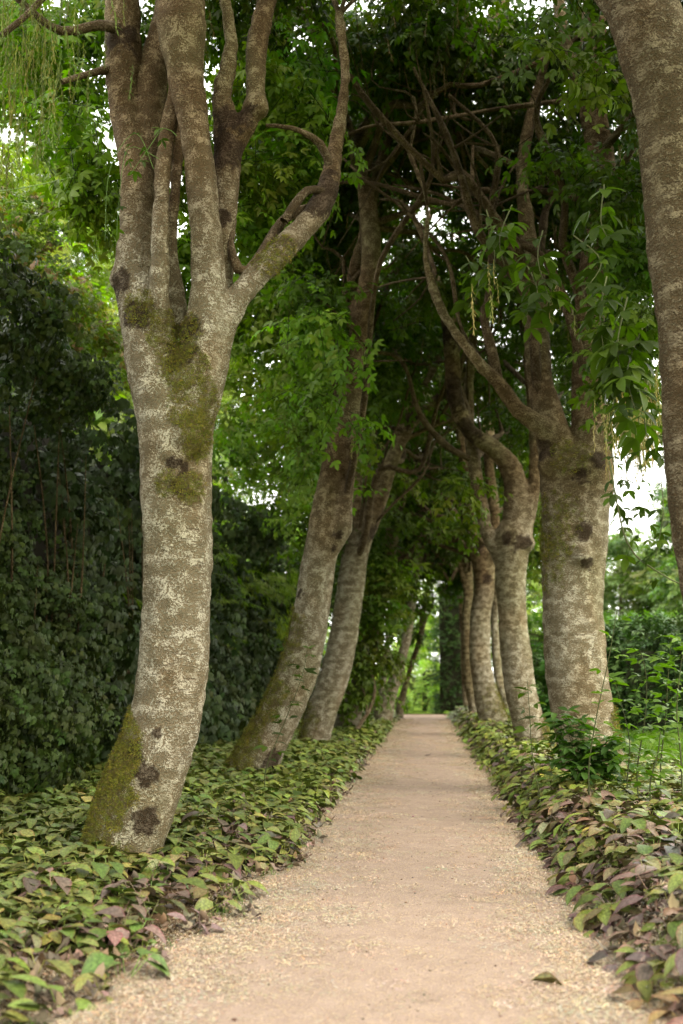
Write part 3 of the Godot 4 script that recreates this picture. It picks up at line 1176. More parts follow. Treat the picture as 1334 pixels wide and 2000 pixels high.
	build_tree("leaning_tree", "slim tree leaning over the path with green moss up the back of its foot", {
		"ahead": 15.0, "side": -1.0, "tone": Color(0.20, 0.29, 0.042), "leaf_parts": 220, "web": 12, "low": 5.6, "reach": 2.5, "clumps": 110, "brown": 3.0,
		"limbs": [
			[[488, 1512, 0, 50], [518, 1450, 0, 43], [548, 1395, 0, 40], [586, 1300, 0, 38], [607, 1200, 0, 35], [622, 1100, 0, 33], [632, 1040, 0, 32], [640, 970, 0, 27], [656, 890, 0, 25], [676, 800, 0, 21], [692, 700, 0, 19], [710, 600, 0, 20], [726, 500, 0, 18], [722, 410, 0, 16], [706, 345, 0, 14], [695, 285, 0, 15], [726, 238, 0, 16], [752, 150, 0, 15], [766, 50, 0, 15], [772, -60, 0, 13], [790, -260, 0, 8]],
			[[645, 1065, -0.05, 20], [668, 1028, -0.1, 18], [674, 985, -0.1, 14], [684, 930, -0.1, 10], [690, 870, -0.1, 9], [700, 800, 0, 8], [705, 700, 0.1, 7]],
			[[700, 660, 0, 14], [690, 540, 0.2, 12], [718, 440, 0.3, 12], [740, 330, 0.4, 10], [775, 210, 0.5, 8], [800, 60, 0.6, 6]],
			[[720, 470, 0, 10], [712, 395, 0, 10], [726, 364, 0, 9], [786, 283, 0.3, 8], [862, 202, 0.6, 8], [928, 141, 0.8, 7], [968, 96, 1, 7], [1010, 30, 1, 5]]],
		"knots": [[668, 1030, -0.1, 16]],
		"dark": [[655, 1072, -0.2, 10], [660, 1045, -0.2, 10], [535, 1490, -0.25, 24], [580, 1160, -0.2, 12], [700, 270, -0.05, 12]],
		"moss": [[470, 1480, 0, 80, -1.0, 0.9], [520, 1380, 0, 70, -1.0, 0.75], [565, 1250, 0, 70, -1.0, 0.4]],
		"hung": [[480, 620, 16, 48, 36], [530, 660, 16, 48, 36], [580, 690, 16, 48, 36], [620, 760, 15.5, 72, 26, 0.62], [490, 720, 17.5, 48, 36], [540, 760, 18, 48, 36], [590, 820, 17, 48, 36], [470, 800, 19, 48, 36], [520, 850, 20, 48, 36], [570, 890, 20, 48, 36], [620, 900, 17, 48, 36], [450, 860, 20, 48, 36], [480, 920, 23, 48, 36], [540, 960, 25, 48, 36], [640, 680, 13.6, 72, 26, 0.62], [650, 770, 14, 72, 26, 0.62], [560, 580, 15, 48, 36, 0.6], [620, 560, 14, 48, 36, 0.6], [490, 540, 15, 48, 36], [590, 640, 15, 48, 36, 0.6], [640, 840, 15.5, 72, 26, 0.62], [600, 980, 22, 48, 36], [520, 560, 16, 48, 36], [440, 700, 18, 48, 36], [560, 1000, 27, 48, 36], [450, 620, 16, 48, 36], [610, 630, 14, 50, 46]]})
	build_tree("tree_with_split_top", "tree behind the leaning mossy one that splits in two at head height", {
		"ahead": 22.0, "side": -1.0, "low": 5.2, "reach": 2.5, "clumps": 48, "brown": 3.6,
		"limbs": [
			[[612, 1452, 0, 31], [626, 1400, 0, 30], [658, 1300, 0, 29], [677, 1200, 0, 27], [690, 1110, 0, 26], [700, 1060, 0, 25], [722, 1020, 0, 19], [745, 960, 0, 17], [765, 900, 0, 15], [786, 850, 0, 13], [800, 800, 0, 9], [840, 735, 0.2, 7], [880, 640, 0.4, 5]],
			[[694, 1070, 0, 16], [696, 1010, 0, 10], [699, 930, 0.1, 9], [692, 860, 0.2, 8], [700, 760, 0.3, 7], [690, 640, 0.4, 6]],
			[[786, 850, 0, 12], [828, 802, -0.1, 10], [870, 762, -0.2, 8], [905, 700, -0.3, 6]],
			[[778, 865, 0.1, 6], [850, 830, 0.2, 5], [905, 815, 0.3, 4]]],
		"dark": [[725, 1040, -0.1, 14], [655, 1200, -0.3, 10], [800, 820, 0, 26], [860, 770, -0.2, 20]],
		"moss": [[600, 1420, 0, 50, -1.0, 0.8]],
		"hung": [[640, 1020, 22, 40, 30], [740, 720, 20, 50, 50], [760, 640, 20, 50, 50], [720, 580, 19, 40, 40], [780, 760, 21, 35, 30]]})
	build_tree("creeper_clad_tree", "low tree smothered in leafy creeper beyond the tree with the split top", {
		"ahead": 28.5, "side": -1.0, "low": 4.0, "reach": 3.6, "clumps": 54, "brown": 1.4,
		"limbs": [
			[[668, 1432, 0, 24], [690, 1370, 0, 20], [715, 1300, 0, 18], [735, 1200, 0, 17], [755, 1100, 0, 15], [775, 1000, 0, 13], [800, 900, 0, 10], [830, 800, 0, 7]],
			[[688, 1430, 0, 12], [700, 1380, 0, 9], [712, 1300, 0.1, 8]]],
		"hung": [[690, 1330, 27.8, 40, 44], [720, 1250, 27.8, 45, 50], [740, 1150, 28, 40, 50], [720, 1060, 28, 40, 44], [752, 1100, 28, 40, 40], [770, 1000, 27.5, 40, 40], [760, 920, 26, 40, 40], [725, 1180, 27.5, 30, 30], [705, 1280, 27.6, 30, 30], [770, 1280, 28.5, 14, 12]]})
	build_tree("pale_bent_tree", "thin pale tree bending toward the arch past the creeper-clad one", {
		"ahead": 35.0, "side": -1.0, "low": 3.6, "reach": 3.6, "clumps": 50, "brown": 4.5, "cell": 0.0022,
		"limbs": [
			[[752, 1388, 0, 17], [766, 1345, 0, 13], [780, 1300, 0, 11], [793, 1250, 0, 10], [803, 1190, 0, 9], [812, 1120, 0, 8], [830, 1030, 0, 7], [850, 940, 0, 6]],
			[[735, 1392, 0.6, 9], [748, 1330, 0.6, 7], [760, 1230, 0.6, 6], [770, 1130, 0.6, 5]]],
		"hung": [[775, 1180, 34, 24, 20], [800, 1130, 34, 24, 24]]})
	build_tree("thin_dark_tree", "thinnest dark tree by the bright gap at the end of the path", {
		"ahead": 41.0, "side": -1.0, "low": 3.4, "reach": 3.4, "clumps": 40, "brown": 0.5, "cell": 0.0024,
		"limbs": [[[783, 1372, 0, 8], [796, 1325, 0, 6], [806, 1291, 0, 5.5], [820, 1250, 0, 6], [826, 1200, 0, 6], [838, 1130, 0, 5], [850, 1040, 0, 4]], [[822, 1240, 0, 4], [845, 1180, 0, 3], [862, 1130, 0, 3], [888, 1120, 0, 2]]],
		"hung": [[812, 1230, 41, 16, 16], [825, 1170, 41, 20, 20]]})
	# the other row
	build_tree("overhanging_tree", "dark rough trunk sweeping in over the right-hand bed, its foot out of sight", {
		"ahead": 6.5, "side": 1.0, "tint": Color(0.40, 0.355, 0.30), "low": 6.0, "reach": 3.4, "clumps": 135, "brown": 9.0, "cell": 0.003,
		"limbs": [
			[[1470, 1690, 0, 75], [1440, 1500, 0, 66], [1410, 1300, 0, 62], [1388, 1100, 0, 62], [1362, 900, 0, 62], [1350, 750, 0, 62], [1342, 600, 0, 60], [1325, 470, 0, 58], [1312, 300, 0, 58], [1300, 180, 0, 62], [1270, 60, 0, 68], [1235, -60, 0, 66], [1190, -220, 0, 44], [1120, -420, 0.2, 24]],
			[[1365, 640, 0, 44], [1375, 480, 0.05, 42], [1395, 300, 0.1, 40], [1420, 0, 0.2, 34], [1440, -300, 0.3, 22]],
			[[1255, 20, 0, 50], [1190, -40, 0, 46], [1110, -140, 0.2, 28], [1000, -240, 0.5, 16]]],
		"dark": [[1296, 815, -0.2, 9]],
		"hung": [[1150, 120, 8.5, 70, 16], [1060, 60, 8.8, 60, 14]]})
	build_tree("stout_twin_tree", "stoutest tree of the right-hand row, brown and white banded bark, two upright stems", {
		"ahead": 13.3, "side": 1.0, "leaf_parts": 150, "low": 6.2, "reach": 3.4, "clumps": 120, "brown": 3.0,
		"limbs": [
			[[1172, 1545, 0, 66], [1160, 1500, 0, 62], [1146, 1440, 0, 60], [1128, 1330, 0, 60], [1120, 1200, 0, 59], [1120, 1100, 0, 61], [1124, 1000, 0, 64], [1128, 930, 0, 66]],
			[[1105, 960, 0, 44], [1088, 880, 0, 38], [1070, 810, 0, 29], [1053, 740, 0, 25], [1048, 650, 0, 24], [1044, 560, 0, 22], [1030, 450, 0.1, 16], [1020, 330, 0.2, 12], [1044, 192, 0.3, 9], [1075, 100, 0.3, 7]],
			[[1150, 960, 0, 48], [1158, 880, 0, 40], [1150, 780, 0, 33], [1146, 700, 0, 29], [1152, 600, 0, 29], [1162, 500, 0, 29], [1174, 400, 0, 27], [1172, 300, 0, 26], [1152, 180, 0, 24], [1160, 50, 0, 24], [1165, -100, 0, 18]],
			[[1085, 900, -0.1, 21], [1058, 835, -0.2, 20], [1013, 802, -0.3, 16], [977, 752, -0.4, 14], [942, 717, -0.5, 12], [905, 670, -0.5, 10], [860, 600, -0.4, 8], [830, 500, -0.3, 6], [835, 400, -0.2, 5], [800, 300, 0, 4]],
			[[1155, 190, 0, 18], [1120, 130, 0, 14], [1095, 40, 0, 12], [1090, -80, 0, 10]]],
		"knots": [[1075, 905, -0.2, 26], [1140, 1085, -0.35, 18]],
		"dark": [[1140, 1040, -0.36, 20], [1150, 1100, -0.38, 14], [1062, 880, -0.3, 26], [1135, 930, -0.3, 26], [1170, 900, -0.3, 24]],
		"moss": [[1085, 1030, -0.2, 70, -0.7, 0.35], [1205, 1420, 0, 45, 1.0, 0.8], [1070, 1100, -0.1, 60, -1.0, 0.25], [1115, 890, -0.3, 40, 0, 0.3]],
		"hung": [[1080, 300, 12, 50, 16], [1230, 480, 12, 60, 50], [1240, 620, 12, 50, 50], [1240, 740, 12, 40, 36], [1235, 800, 12.5, 30, 22], [1210, 690, 12, 40, 36], [1190, 350, 12, 60, 40]]})
	build_tree("pale_curved_tree", "pale tree with curved foot between the stoutest tree and the mossy-collared one", {
		"ahead": 19.5, "side": 1.0, "low": 6.2, "reach": 3.4, "clumps": 72, "brown": 3.5,
		"limbs": [
			[[1050, 1482, 0, 36], [1042, 1450, 0, 33], [1028, 1395, 0, 31], [1013, 1330, 0, 30], [1001, 1200, 0, 28], [998, 1110, 0, 31], [1000, 1050, 0, 35]],
			[[1005, 1060, 0, 30], [1008, 980, 0, 24], [1000, 920, 0, 22], [967, 878, -0.1, 17], [917, 842, -0.2, 15], [888, 777, -0.3, 15], [884, 700, -0.3, 16], [872, 606, -0.3, 16], [837, 536, -0.3, 15], [801, 505, -0.3, 14], [765, 458, -0.3, 13], [740, 390, -0.3, 10], [720, 300, -0.2, 8]],
			[[980, 1085, 0, 20], [952, 1040, 0, 14], [942, 990, 0, 13], [925, 900, 0.1, 13], [915, 800, 0.2, 11], [920, 700, 0.2, 9], [940, 560, 0.2, 8]],
			[[1020, 1050, 0, 18], [1042, 960, 0, 13], [1046, 880, 0, 12], [1040, 760, 0, 13], [1025, 600, 0, 14], [1010, 450, 0, 15], [1003, 253, 0, 15], [985, 100, 0, 15], [980, -40, 0, 13]],
			[[1000, 240, 0, 11], [974, 225, 0, 9], [969, 130, 0, 9], [960, 20, 0, 7]],
			[[950, 560, 0.2, 12], [944, 360, 0.2, 11], [907, 303, 0.2, 10], [897, 126, 0.2, 9], [880, 60, 0.2, 7], [800, 45, 0.2, 5]]],
		"knots": [[1030, 1060, -0.1, 14]],
		"dark": [[1020, 1060, -0.25, 20], [990, 1050, -0.3, 14], [890, 770, -0.4, 34], [917, 842, -0.3, 30], [880, 660, -0.3, 30], [960, 960, -0.1, 14]],
		"moss": [[1065, 1430, 0, 28, 1.0, 0.8]],
		"hung": [[880, 560, 18, 50, 40], [930, 480, 18, 50, 30], [1040, 980, 21, 30, 30], [1045, 1060, 22, 22, 26], [900, 950, 18.5, 30, 16], [870, 470, 18, 40, 20]]})
	build_tree("mossy_collared_tree", "pale bowed tree with a mossy collar round its foot past the pale curved one", {
		"ahead": 27.5, "side": 1.0, "low": 5.6, "reach": 3.4, "clumps": 54, "brown": 2.9,
		"limbs": [
			[[968, 1418, 0, 29], [957, 1385, 0, 26], [946, 1340, 0, 22], [938, 1280, 0, 21], [939, 1200, 0, 20], [946, 1150, 0, 20], [940, 1090, 0, 17], [930, 1030, 0, 14], [915, 950, 0, 12], [900, 850, 0, 10], [880, 760, 0, 8]],
			[[948, 1140, 0, 15], [962, 1080, 0, 12], [965, 1000, 0, 11], [955, 900, 0, 10], [960, 780, 0, 9]],
			[[935, 1100, 0, 11], [910, 1040, 0, 9], [880, 990, 0, 7], [850, 930, 0, 6]]],
		"dark": [[950, 1130, -0.2, 12], [935, 1070, -0.2, 16]],
		"moss": [[955, 1368, 0, 36, 0.3, 0.75], [975, 1395, 0, 24, 1.0, 0.8]],
		"hung": [[900, 1010, 26, 26, 24], [880, 920, 25, 26, 24], [950, 1040, 28, 20, 14]]})
	build_tree("brown_twin_tree", "slender brown trunk half hidden by the mossy-collared tree", {
		"ahead": 35.0, "side": 1.0, "low": 5.2, "reach": 3.4, "clumps": 44, "brown": 0.6, "cell": 0.0023,
		"limbs": [[[930, 1392, 0, 14], [918, 1340, 0, 11], [913, 1280, 0, 10], [912, 1200, 0, 10], [916, 1130, 0, 9], [905, 1040, 0, 8], [885, 950, 0, 7], [865, 860, 0, 5]], [[914, 1160, 0, 7], [890, 1080, 0, 5], [868, 1010, 0, 4], [840, 960, 0, 3]]],
		"hung": [[885, 1060, 34, 20, 20], [870, 1000, 33, 20, 20]]})
	build_tree("slim_back_tree", "slim pale trunk seen in the gap between the curved and the collared trees", {
		"ahead": 36.5, "side": 1.0, "low": 4.6, "reach": 3.4, "clumps": 40, "brown": 3.4, "cell": 0.0023,
		"limbs": [[[990, 1368, 0, 13], [978, 1340, 0, 10], [970, 1290, 0, 9], [966, 1220, 0, 8], [966, 1150, 0, 8], [960, 1060, 0, 7], [945, 960, 0, 6]]],
		"hung": [[895, 1130, 40, 12, 12]]})
	build_tree("end_tree", "small dark tree beside the tall column hedge where the path ends", {
		"ahead": 42.0, "side": 1.0, "low": 4.6, "reach": 3.4, "clumps": 38, "brown": 0.3, "cell": 0.0026,
		"limbs": [[[912, 1372, 0, 8], [906, 1300, 0, 7], [904, 1220, 0, 7], [895, 1150, 0, 6], [870, 1080, 0, 5], [845, 1030, 0, 4]]],
		"hung": [[890, 1100, 42, 16, 16]]})


func build_hedge() -> void:
	var foot := Vector3(-5.2, 0, -16)
	var t := thing("tall_hedge", "tall dark clipped hedge of lobed glossy leaves along the edge of the bed", "hedge", foot)
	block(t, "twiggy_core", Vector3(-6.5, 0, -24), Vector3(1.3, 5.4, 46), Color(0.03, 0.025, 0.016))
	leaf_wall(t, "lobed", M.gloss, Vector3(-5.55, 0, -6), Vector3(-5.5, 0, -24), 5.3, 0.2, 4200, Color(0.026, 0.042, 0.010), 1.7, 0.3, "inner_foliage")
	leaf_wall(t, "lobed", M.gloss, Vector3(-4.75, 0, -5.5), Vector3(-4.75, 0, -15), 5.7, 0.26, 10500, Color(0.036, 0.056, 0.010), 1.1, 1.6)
	leaf_wall(t, "lobed", M.gloss, Vector3(-4.65, 0, -15), Vector3(-4.6, 0, -46), 5.6, 0.25, 7000, Color(0.036, 0.055, 0.015), 2.1, 1.2)
	var glossy := []
	for c in [Color(0.034, 0.053, 0.014), Color(0.045, 0.068, 0.018), Color(0.028, 0.045, 0.013)]:
		var m: StandardMaterial3D = M.gloss.duplicate()
		m.albedo_color = c.linear_to_srgb()
		glossy.append(m)
	for i in 290:
		var z := rr(-6.5, -22.0)
		var y := rr(0.2, 5.2)
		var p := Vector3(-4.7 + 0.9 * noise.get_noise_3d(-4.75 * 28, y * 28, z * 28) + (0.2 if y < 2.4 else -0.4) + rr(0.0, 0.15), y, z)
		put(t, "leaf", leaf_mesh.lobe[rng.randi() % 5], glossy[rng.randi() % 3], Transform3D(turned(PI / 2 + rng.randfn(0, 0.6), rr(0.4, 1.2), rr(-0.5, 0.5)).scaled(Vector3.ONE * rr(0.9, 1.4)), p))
	# bare stems show where the leaves are thin
	for i in 70:
		var z := -6.0 - pow(rng.randf(), 1.3) * 16.0
		var x := -4.95 + rr(-0.2, 0.3)
		var a := Vector3(x, 0, z)
		var h := rr(2.5, 5.5)
		var b := a + Vector3(rr(-0.1, 0.25), h * 0.5, rr(-0.3, 0.3))
		var c := a + Vector3(rr(-0.1, 0.3), h, rr(-0.5, 0.5))
		put(t, "stem", tube([[a, rr(0.012, 0.03)], [b, 0.014], [c, 0.005]], 5, 0.3, Color(0.5, 0.38, 0.26), 0.2), M.bark)
	# pale young shoots on its top, some of them pinkish
	var s := thing("flowering_shrub", "pale green shrub with pinkish young shoots on top of the tall hedge", "shrub", Vector3(-5.0, 5.6, -14))
	var xs := [[], []]
	var cs := [[], []]
	for k in [[0, 440, 12.6, 70, 80], [50, 500, 13, 60, 80], [120, 600, 14.0, 55, 90], [180, 650, 15, 55, 90], [90, 560, 13.6, 50, 80], [200, 690, 15.5, 50, 80], [20, 560, 12.6, 60, 50], [140, 670, 14.4, 50, 60], [240, 720, 16.5, 50, 60], [60, 420, 13, 40, 40], [160, 580, 15, 40, 40]]:
		var p := at(k[0], k[1], k[2])
		for i in k[4]:
			var q := p + gauss3(k[3] * per_px(p) * 0.5)
			var w := rng.randi() % 2
			xs[w].append(Transform3D(turned(rr(0, TAU), rr(-0.9, 0.6), rr(-0.5, 0.5)).scaled(Vector3.ONE * rr(0.7, 1.1)), q))
			var tone := Color(0.20, 0.25, 0.065)
			if rng.randf() < 0.25:
				tone = Color(0.30, 0.19, 0.11)
			cs[w].append(vary(tone, 0.2))
	for w in 2:
		scatter(s, "foliage", leaf_mesh.lobed[w], M.leaf, xs[w], cs[w])


func build_far() -> void:
	# golden conifers beyond the tall hedge
	var n := 0
	for k in [[-60, 19.0, 14.5, 2.6, "yellow-green feathery conifer beyond the hedge where the vine hangs"], [110, 22.0, 13.5, 2.4, "middle yellow-green conifer beyond the hedge, behind the pink-tipped shrub"], [255, 26.0, 13.0, 2.8, "tall feathery conifer showing between the stems of the forked tree"], [430, 32.0, 13.0, 2.8, "pale conifer showing under the limb of the forked tree"]]:
		var p := at(k[0], 1330, k[1])
		round_tree("golden_conifer", k[4], Vector3(p.x - 0.4, 0, p.z), k[2], k[3], 90, 26, "needle", Color(0.21, 0.28, 0.035), 1.3, 1.0, "conifers beyond the hedge")
		n += 1
	# light bushes that close the view beyond the row on that side
	for k in [[-8.6, -21, 9.5, 2.6, "light green round tree behind the hedge close past the forked tree"], [-8.2, -29, 9.5, 2.8, "light green round tree behind the hedge and the leaning mossy tree"], [-9.5, -38, 9.0, 3.0, "light green round tree behind the hedge beside the split-topped tree"], [-8.0, -54, 9.0, 3.6, "light green round tree behind the thin dark tree at the path end"], [-3.2, -64, 8.5, 4.0, "pale bushy tree closing the view straight down the path"], [2.5, -74, 11.0, 4.5, "pale tree rising behind the dark column hedge"]]:
		round_tree("pale_tree", k[4], Vector3(k[0], 0, k[1]), k[2], k[3], 70, 24, "broad", Color(0.25, 0.34, 0.07), 2.4, 0.0, "trees beyond the garden")
	# at the end of the path
	var a := thing("column_hedge", "tall dark clipped column of yew at the end of the path", "hedge", Vector3(0.95, 0, -46.5))
	block(a, "twiggy_core", Vector3(0.95, 0, -46.5), Vector3(0.95, 5.4, 0.95), Color(0.03, 0.03, 0.016))
	leaf_box(a, "needle", M.leaf, Vector3(0.95, 0, -46.5), Vector3(1.15, 5.7, 1.2), 1500, Color(0.05, 0.095, 0.022), 0.7)
	var hs := [[Vector3(0.15, 0, -52), Vector3(0.9, 2.0, 3.0), "bright clipped block hedge left of the dark column at the path end"], [Vector3(0.5, 0, -48.5), Vector3(0.5, 0.95, 1.4), "low bright hedge stub touching the dark yew column"], [Vector3(-1.25, 0, -50), Vector3(0.9, 0.75, 5.0), "low clipped hedge across the grass walk from the yew column"], [Vector3(-0.6, 0, -60), Vector3(3.4, 1.7, 1.2), "bright clipped hedge closing the far end of the grass walk"]]
	for h in hs:
		var t := thing("clipped_hedge", h[2], "hedge", h[0], "clipped hedges past the path end")
		block(t, "twiggy_core", h[0], h[1] * 0.9, Color(0.05, 0.06, 0.02))
		leaf_box(t, "broad", M.leaf, h[0], h[1], int(300 + 160 * h[1].x * h[1].y), Color(0.30, 0.41, 0.085), 0.8)
	# over the lawn
	var l := thing("laurel_hedge", "dark glossy laurel hedge across the lawn", "hedge", Vector3(5.5, 0.25, -22))
	block(l, "twiggy_core", Vector3(7.4, 0.2, -24.6), Vector3(7.0, 1.75, 1.6), Color(0.03, 0.035, 0.016))
	leaf_wall(l, "broad", M.gloss, Vector3(3.7, 0.2, -24.2), Vector3(10.5, 0.2, -22.8), 2.15, 0.2, 3600, Color(0.045, 0.085, 0.022), 1.15, 0.3)
	leaf_box(l, "broad", M.gloss, Vector3(7.3, 0.2, -24.4), Vector3(7.0, 2.15, 1.8), 2600, Color(0.05, 0.095, 0.025), 1.15)
	var m := thing("low_hedge", "bright flat-topped hedge seen between the curved and the stoutest tree", "hedge", Vector3(4.4, 0.25, -38))
	block(m, "twiggy_core", Vector3(5.5, 0.2, -38), Vector3(5.4, 2.7, 1.2), Color(0.05, 0.06, 0.02))
	leaf_box(m, "broad", M.leaf, Vector3(5.5, 0.2, -38), Vector3(5.8, 3.0, 1.5), 2200, Color(0.11, 0.19, 0.03), 1.1)
	round_tree("lawn_bush", "leafy light bush at the lawn's edge between the two pale trunks", Vector3(3.5, 0.25, -30), 2.1, 0.9, 34, 22, "broad", Color(0.075, 0.14, 0.03), 1.1, 0.0, "", "bush")
	round_tree("lawn_bush", "dark bush on the lawn behind the pale curved tree", Vector3(2.9, 0.25, -25), 1.4, 0.6, 24, 20, "broad", Color(0.06, 0.12, 0.025), 1.0, 0.0, "", "bush")
	var k := 0
	for q in [[12.5, -74, 10.5, 3.2, "round"], [9.0, -80, 9.0, 3.4, "round"], [15.2, -70, 13.5, 3.4, "cone"], [15.4, -62, 14.5, 3.6, "cone"], [14.5, -86, 12.0, 4.0, "round"], [27.0, -78, 13.0, 4.6, "round"]]:
		var label: String = ["loose broadleaf tree across the lawn with sky showing through its crown", "rounded tree across the lawn close beside the stoutest trunk", "tall grey-green tree across the lawn below the seed tassels", "tallest far tree across the lawn beside the overhanging trunk", "far tree filling the gap behind the loose broadleaf one", "far tree beyond the tallest one across the lawn"][k]
		round_tree("distant_tree", label, Vector3(q[0], 0, q[1]), q[2], q[3], 80, 24, "broad", Color(0.16, 0.22, 0.075), 2.6, 0.0 if q[4] == "round" else 0.6, "trees across the lawn")
		k += 1


func cover_tone(side: float, x: float, z: float) -> Color:
	var purple := 0.12 if side < 0 else 0.31
	var near_edge := clampf(1.0 - (absf(x) - 1.0) / 1.1, 0.0, 1.0)
	purple += 0.30 * near_edge + 0.35 * noise.get_noise_2d(x * 70 + 40, z * 70) - 0.35 * smoothstep(-8.5, -11.5, z)
	if side < 0 and x < -2.3:
		purple -= 0.35
	var p := rng.randf()
	if p < purple * 0.62:
		return vary(Color(0.255, 0.18, 0.135), 0.22)
	if p < purple:
		return vary(Color(0.31, 0.265, 0.115), 0.2)
	if p > 0.93:
		return vary(Color(0.34, 0.35, 0.085), 0.15)
	return vary(Color(0.20, 0.265, 0.05).lerp(Color(0.26, 0.35, 0.055), smoothstep(-9.0, -13.0, z)), 0.22)


func build_beds() -> void:
	var leaves := []
	for i in 5:
		leaves.append(make_cover_leaf(i))
	for side in [-1.0, 1.0]:
		var label: String = "leafy carpet of green and purplish heart-shaped leaves under the forked tree" if side < 0 else "bank of reddish brown and green heart-shaped leaves edging the path below the stoutest tree"
		var t := thing("ground_cover", label, "ground cover", Vector3(side * 1.8, 0, -8), "")
		var xs := [[], [], [], []]
		var cs := [[], [], [], []]
		var close := []
		var count := 9500 if side < 0 else 7000
		for i in count:
			var z := -3.6 - pow(rng.randf(), 1.55) * 40.0
			var e := edge_left(z) if side < 0 else edge_right(z)
			var reach := 3.9 if side < 0 else 2.0
			var off: float = rng.randf() * reach - 0.05 + (0.10 * smoothstep(-8.0, -9.5, z) if side < 0 else 0.0)
			if noise.get_noise_2d(z * 260 + side * 900, off * 260) < -0.22 and off < 1.2 and rng.randf() < 0.8:
				continue
			if side < 0 and z > -7.9 and off < 0.5 + 0.5 * noise.get_noise_2d(z * 150, 8) and rng.randf() < 0.85:
				continue
			if side > 0 and z > -6.2 and rng.randf() < 0.6:
				continue
			var x: float = e + side * off
			if side > 0 and off > 1.7 and rng.randf() < 0.5:
				continue
			if Vector2(x + 2.05, z + 7.9).length() < 0.34 and rng.randf() < 0.7:
				continue
			var y := height(x, z)
			var w := rng.randi() % 4
			var b := turned(rr(0, TAU), 0, 0).scaled(Vector3(1, rr(0.45, 0.95), 1) * rr(0.8, 1.4) * (1.0 + 0.2 * clampf((-z - 12) / 20.0, 0, 1)))
			if off < 0.25:
				b = Basis(Vector3.BACK, side * rr(0.1, 0.6)) * b
			xs[w].append(Transform3D(b, Vector3(x, y, z)))
			cs[w].append(cover_tone(side, x, z))
			if z > -9.5 and absf(x) < 3.0:
				close.append(Vector3(x, y, z))
		for w in 4:
			scatter(t, "foliage", leaf_mesh.cover[w], M.cover, xs[w], cs[w])
		# the leaves that show largest are leaves of their own, on the top of the carpet
		var mats := []
		for i in 8:
			var m: StandardMaterial3D = M.cover.duplicate()
			m.vertex_color_use_as_albedo = true
			var c: Color = [Color(0.19, 0.24, 0.058), Color(0.23, 0.28, 0.065), Color(0.14, 0.19, 0.045), Color(0.34, 0.35, 0.09), Color(0.26, 0.175, 0.125), Color(0.31, 0.215, 0.14), Color(0.33, 0.27, 0.10), Color(0.20, 0.135, 0.105)][i]
			m.albedo_color = c.linear_to_srgb()
			mats.append(m)
		close.sort_custom(func(p, q): return p.z > q.z)
		var stride := maxf(1.0, close.size() / 296.0)
		for i in mini(296, close.size()):
			var p: Vector3 = close[int(i * stride)] + Vector3(rr(-0.06, 0.06), 0.0, rr(-0.06, 0.06))
			var tone := cover_tone(side, p.x, p.z)
			var best := 0
			var err := 9.0
			for k in 8:
				var c: Color = mats[k].albedo_color.srgb_to_linear()
				var dd := absf(c.r - tone.r) + absf(c.g - tone.g) + absf(c.b - tone.b)
				if dd < err:
					err = dd
					best = k
			var yaw := rr(0, TAU)
			if rng.randf() < 0.6:
				yaw = -side * PI / 2 + rr(-0.9, 0.9)
			put(t, "leaf", leaves[rng.randi() % 5], mats[best], Transform3D(turned(yaw, rr(-0.75, 0.4), rr(-0.4, 0.4)).scaled(Vector3.ONE * rr(0.85, 1.4)), p))
	# withered leaves and litter along both edges
	var lx := [[], [], []]
	var lc := [[], [], []]
	for i in 1500:
		var side := -1.0 if rng.randf() < 0.4 else 1.0
		var z := -3.7 - pow(rng.randf(), 1.6) * 18.0
		var x: float = (edge_left(z) - rr(-0.08, 0.9)) if side < 0 else (edge_right(z) + rr(-0.05, 1.1))
		var w := rng.randi() % 3
		lx[w].append(Transform3D(turned(rr(0, TAU), 0, 0).scaled(Vector3.ONE * rr(0.45, 0.85)), Vector3(x, height(x, z) + 0.01, z)))
		lc[w].append(vary(Color(0.18, 0.135, 0.10), 0.2))
	var litter := thing("leaf_litter", "withered brown leaves along the edges of the beds", "leaf litter", Vector3(0, 0, -6))
	litter.set_meta("kind", "stuff")
	for w in 3:
		scatter(litter, "withered_leaves", leaf_mesh.litter[w], M.chip, lx[w], lc[w])
	# grass
	var gx := [[], []]
	var gc := [[], []]
	for i in 5200:
		var z := -8.0 - rng.randf() * 26.0
		var x := 3.0 + pow(rng.randf(), 1.3) * 9.0
		var w := rng.randi() % 2
		gx[w].append(Transform3D(turned(rr(0, TAU), 0, 0).scaled(Vector3.ONE * rr(0.8, 1.5)), Vector3(x, height(x, z), z)))
		gc[w].append(vary(Color(0.12, 0.19, 0.035), 0.2))
	for i in 160:
		var z := -4.0 - rng.randf() * 10.0
		var left := rng.randf() < 0.7
		var x: float = edge_left(z) - rr(-0.05, 0.35) if left else edge_right(z) + rr(-0.04, 0.1)
		var w := rng.randi() % 2
		gx[w].append(Transform3D(turned(rr(0, TAU), 0, 0).scaled(Vector3.ONE * rr(0.35, 0.7)), Vector3(x, maxf(height(x, z), 0.0), z)))
		gc[w].append(vary(Color(0.09, 0.16, 0.03), 0.2))
	var grass := thing("grass", "short grass of the lawn and tufts along the path", "grass", Vector3(4, 0, -16))
	grass.set_meta("kind", "stuff")
	for w in 2:
		scatter(grass, "grass_blades", leaf_mesh.grass[w], M.leaf, gx[w], gc[w])


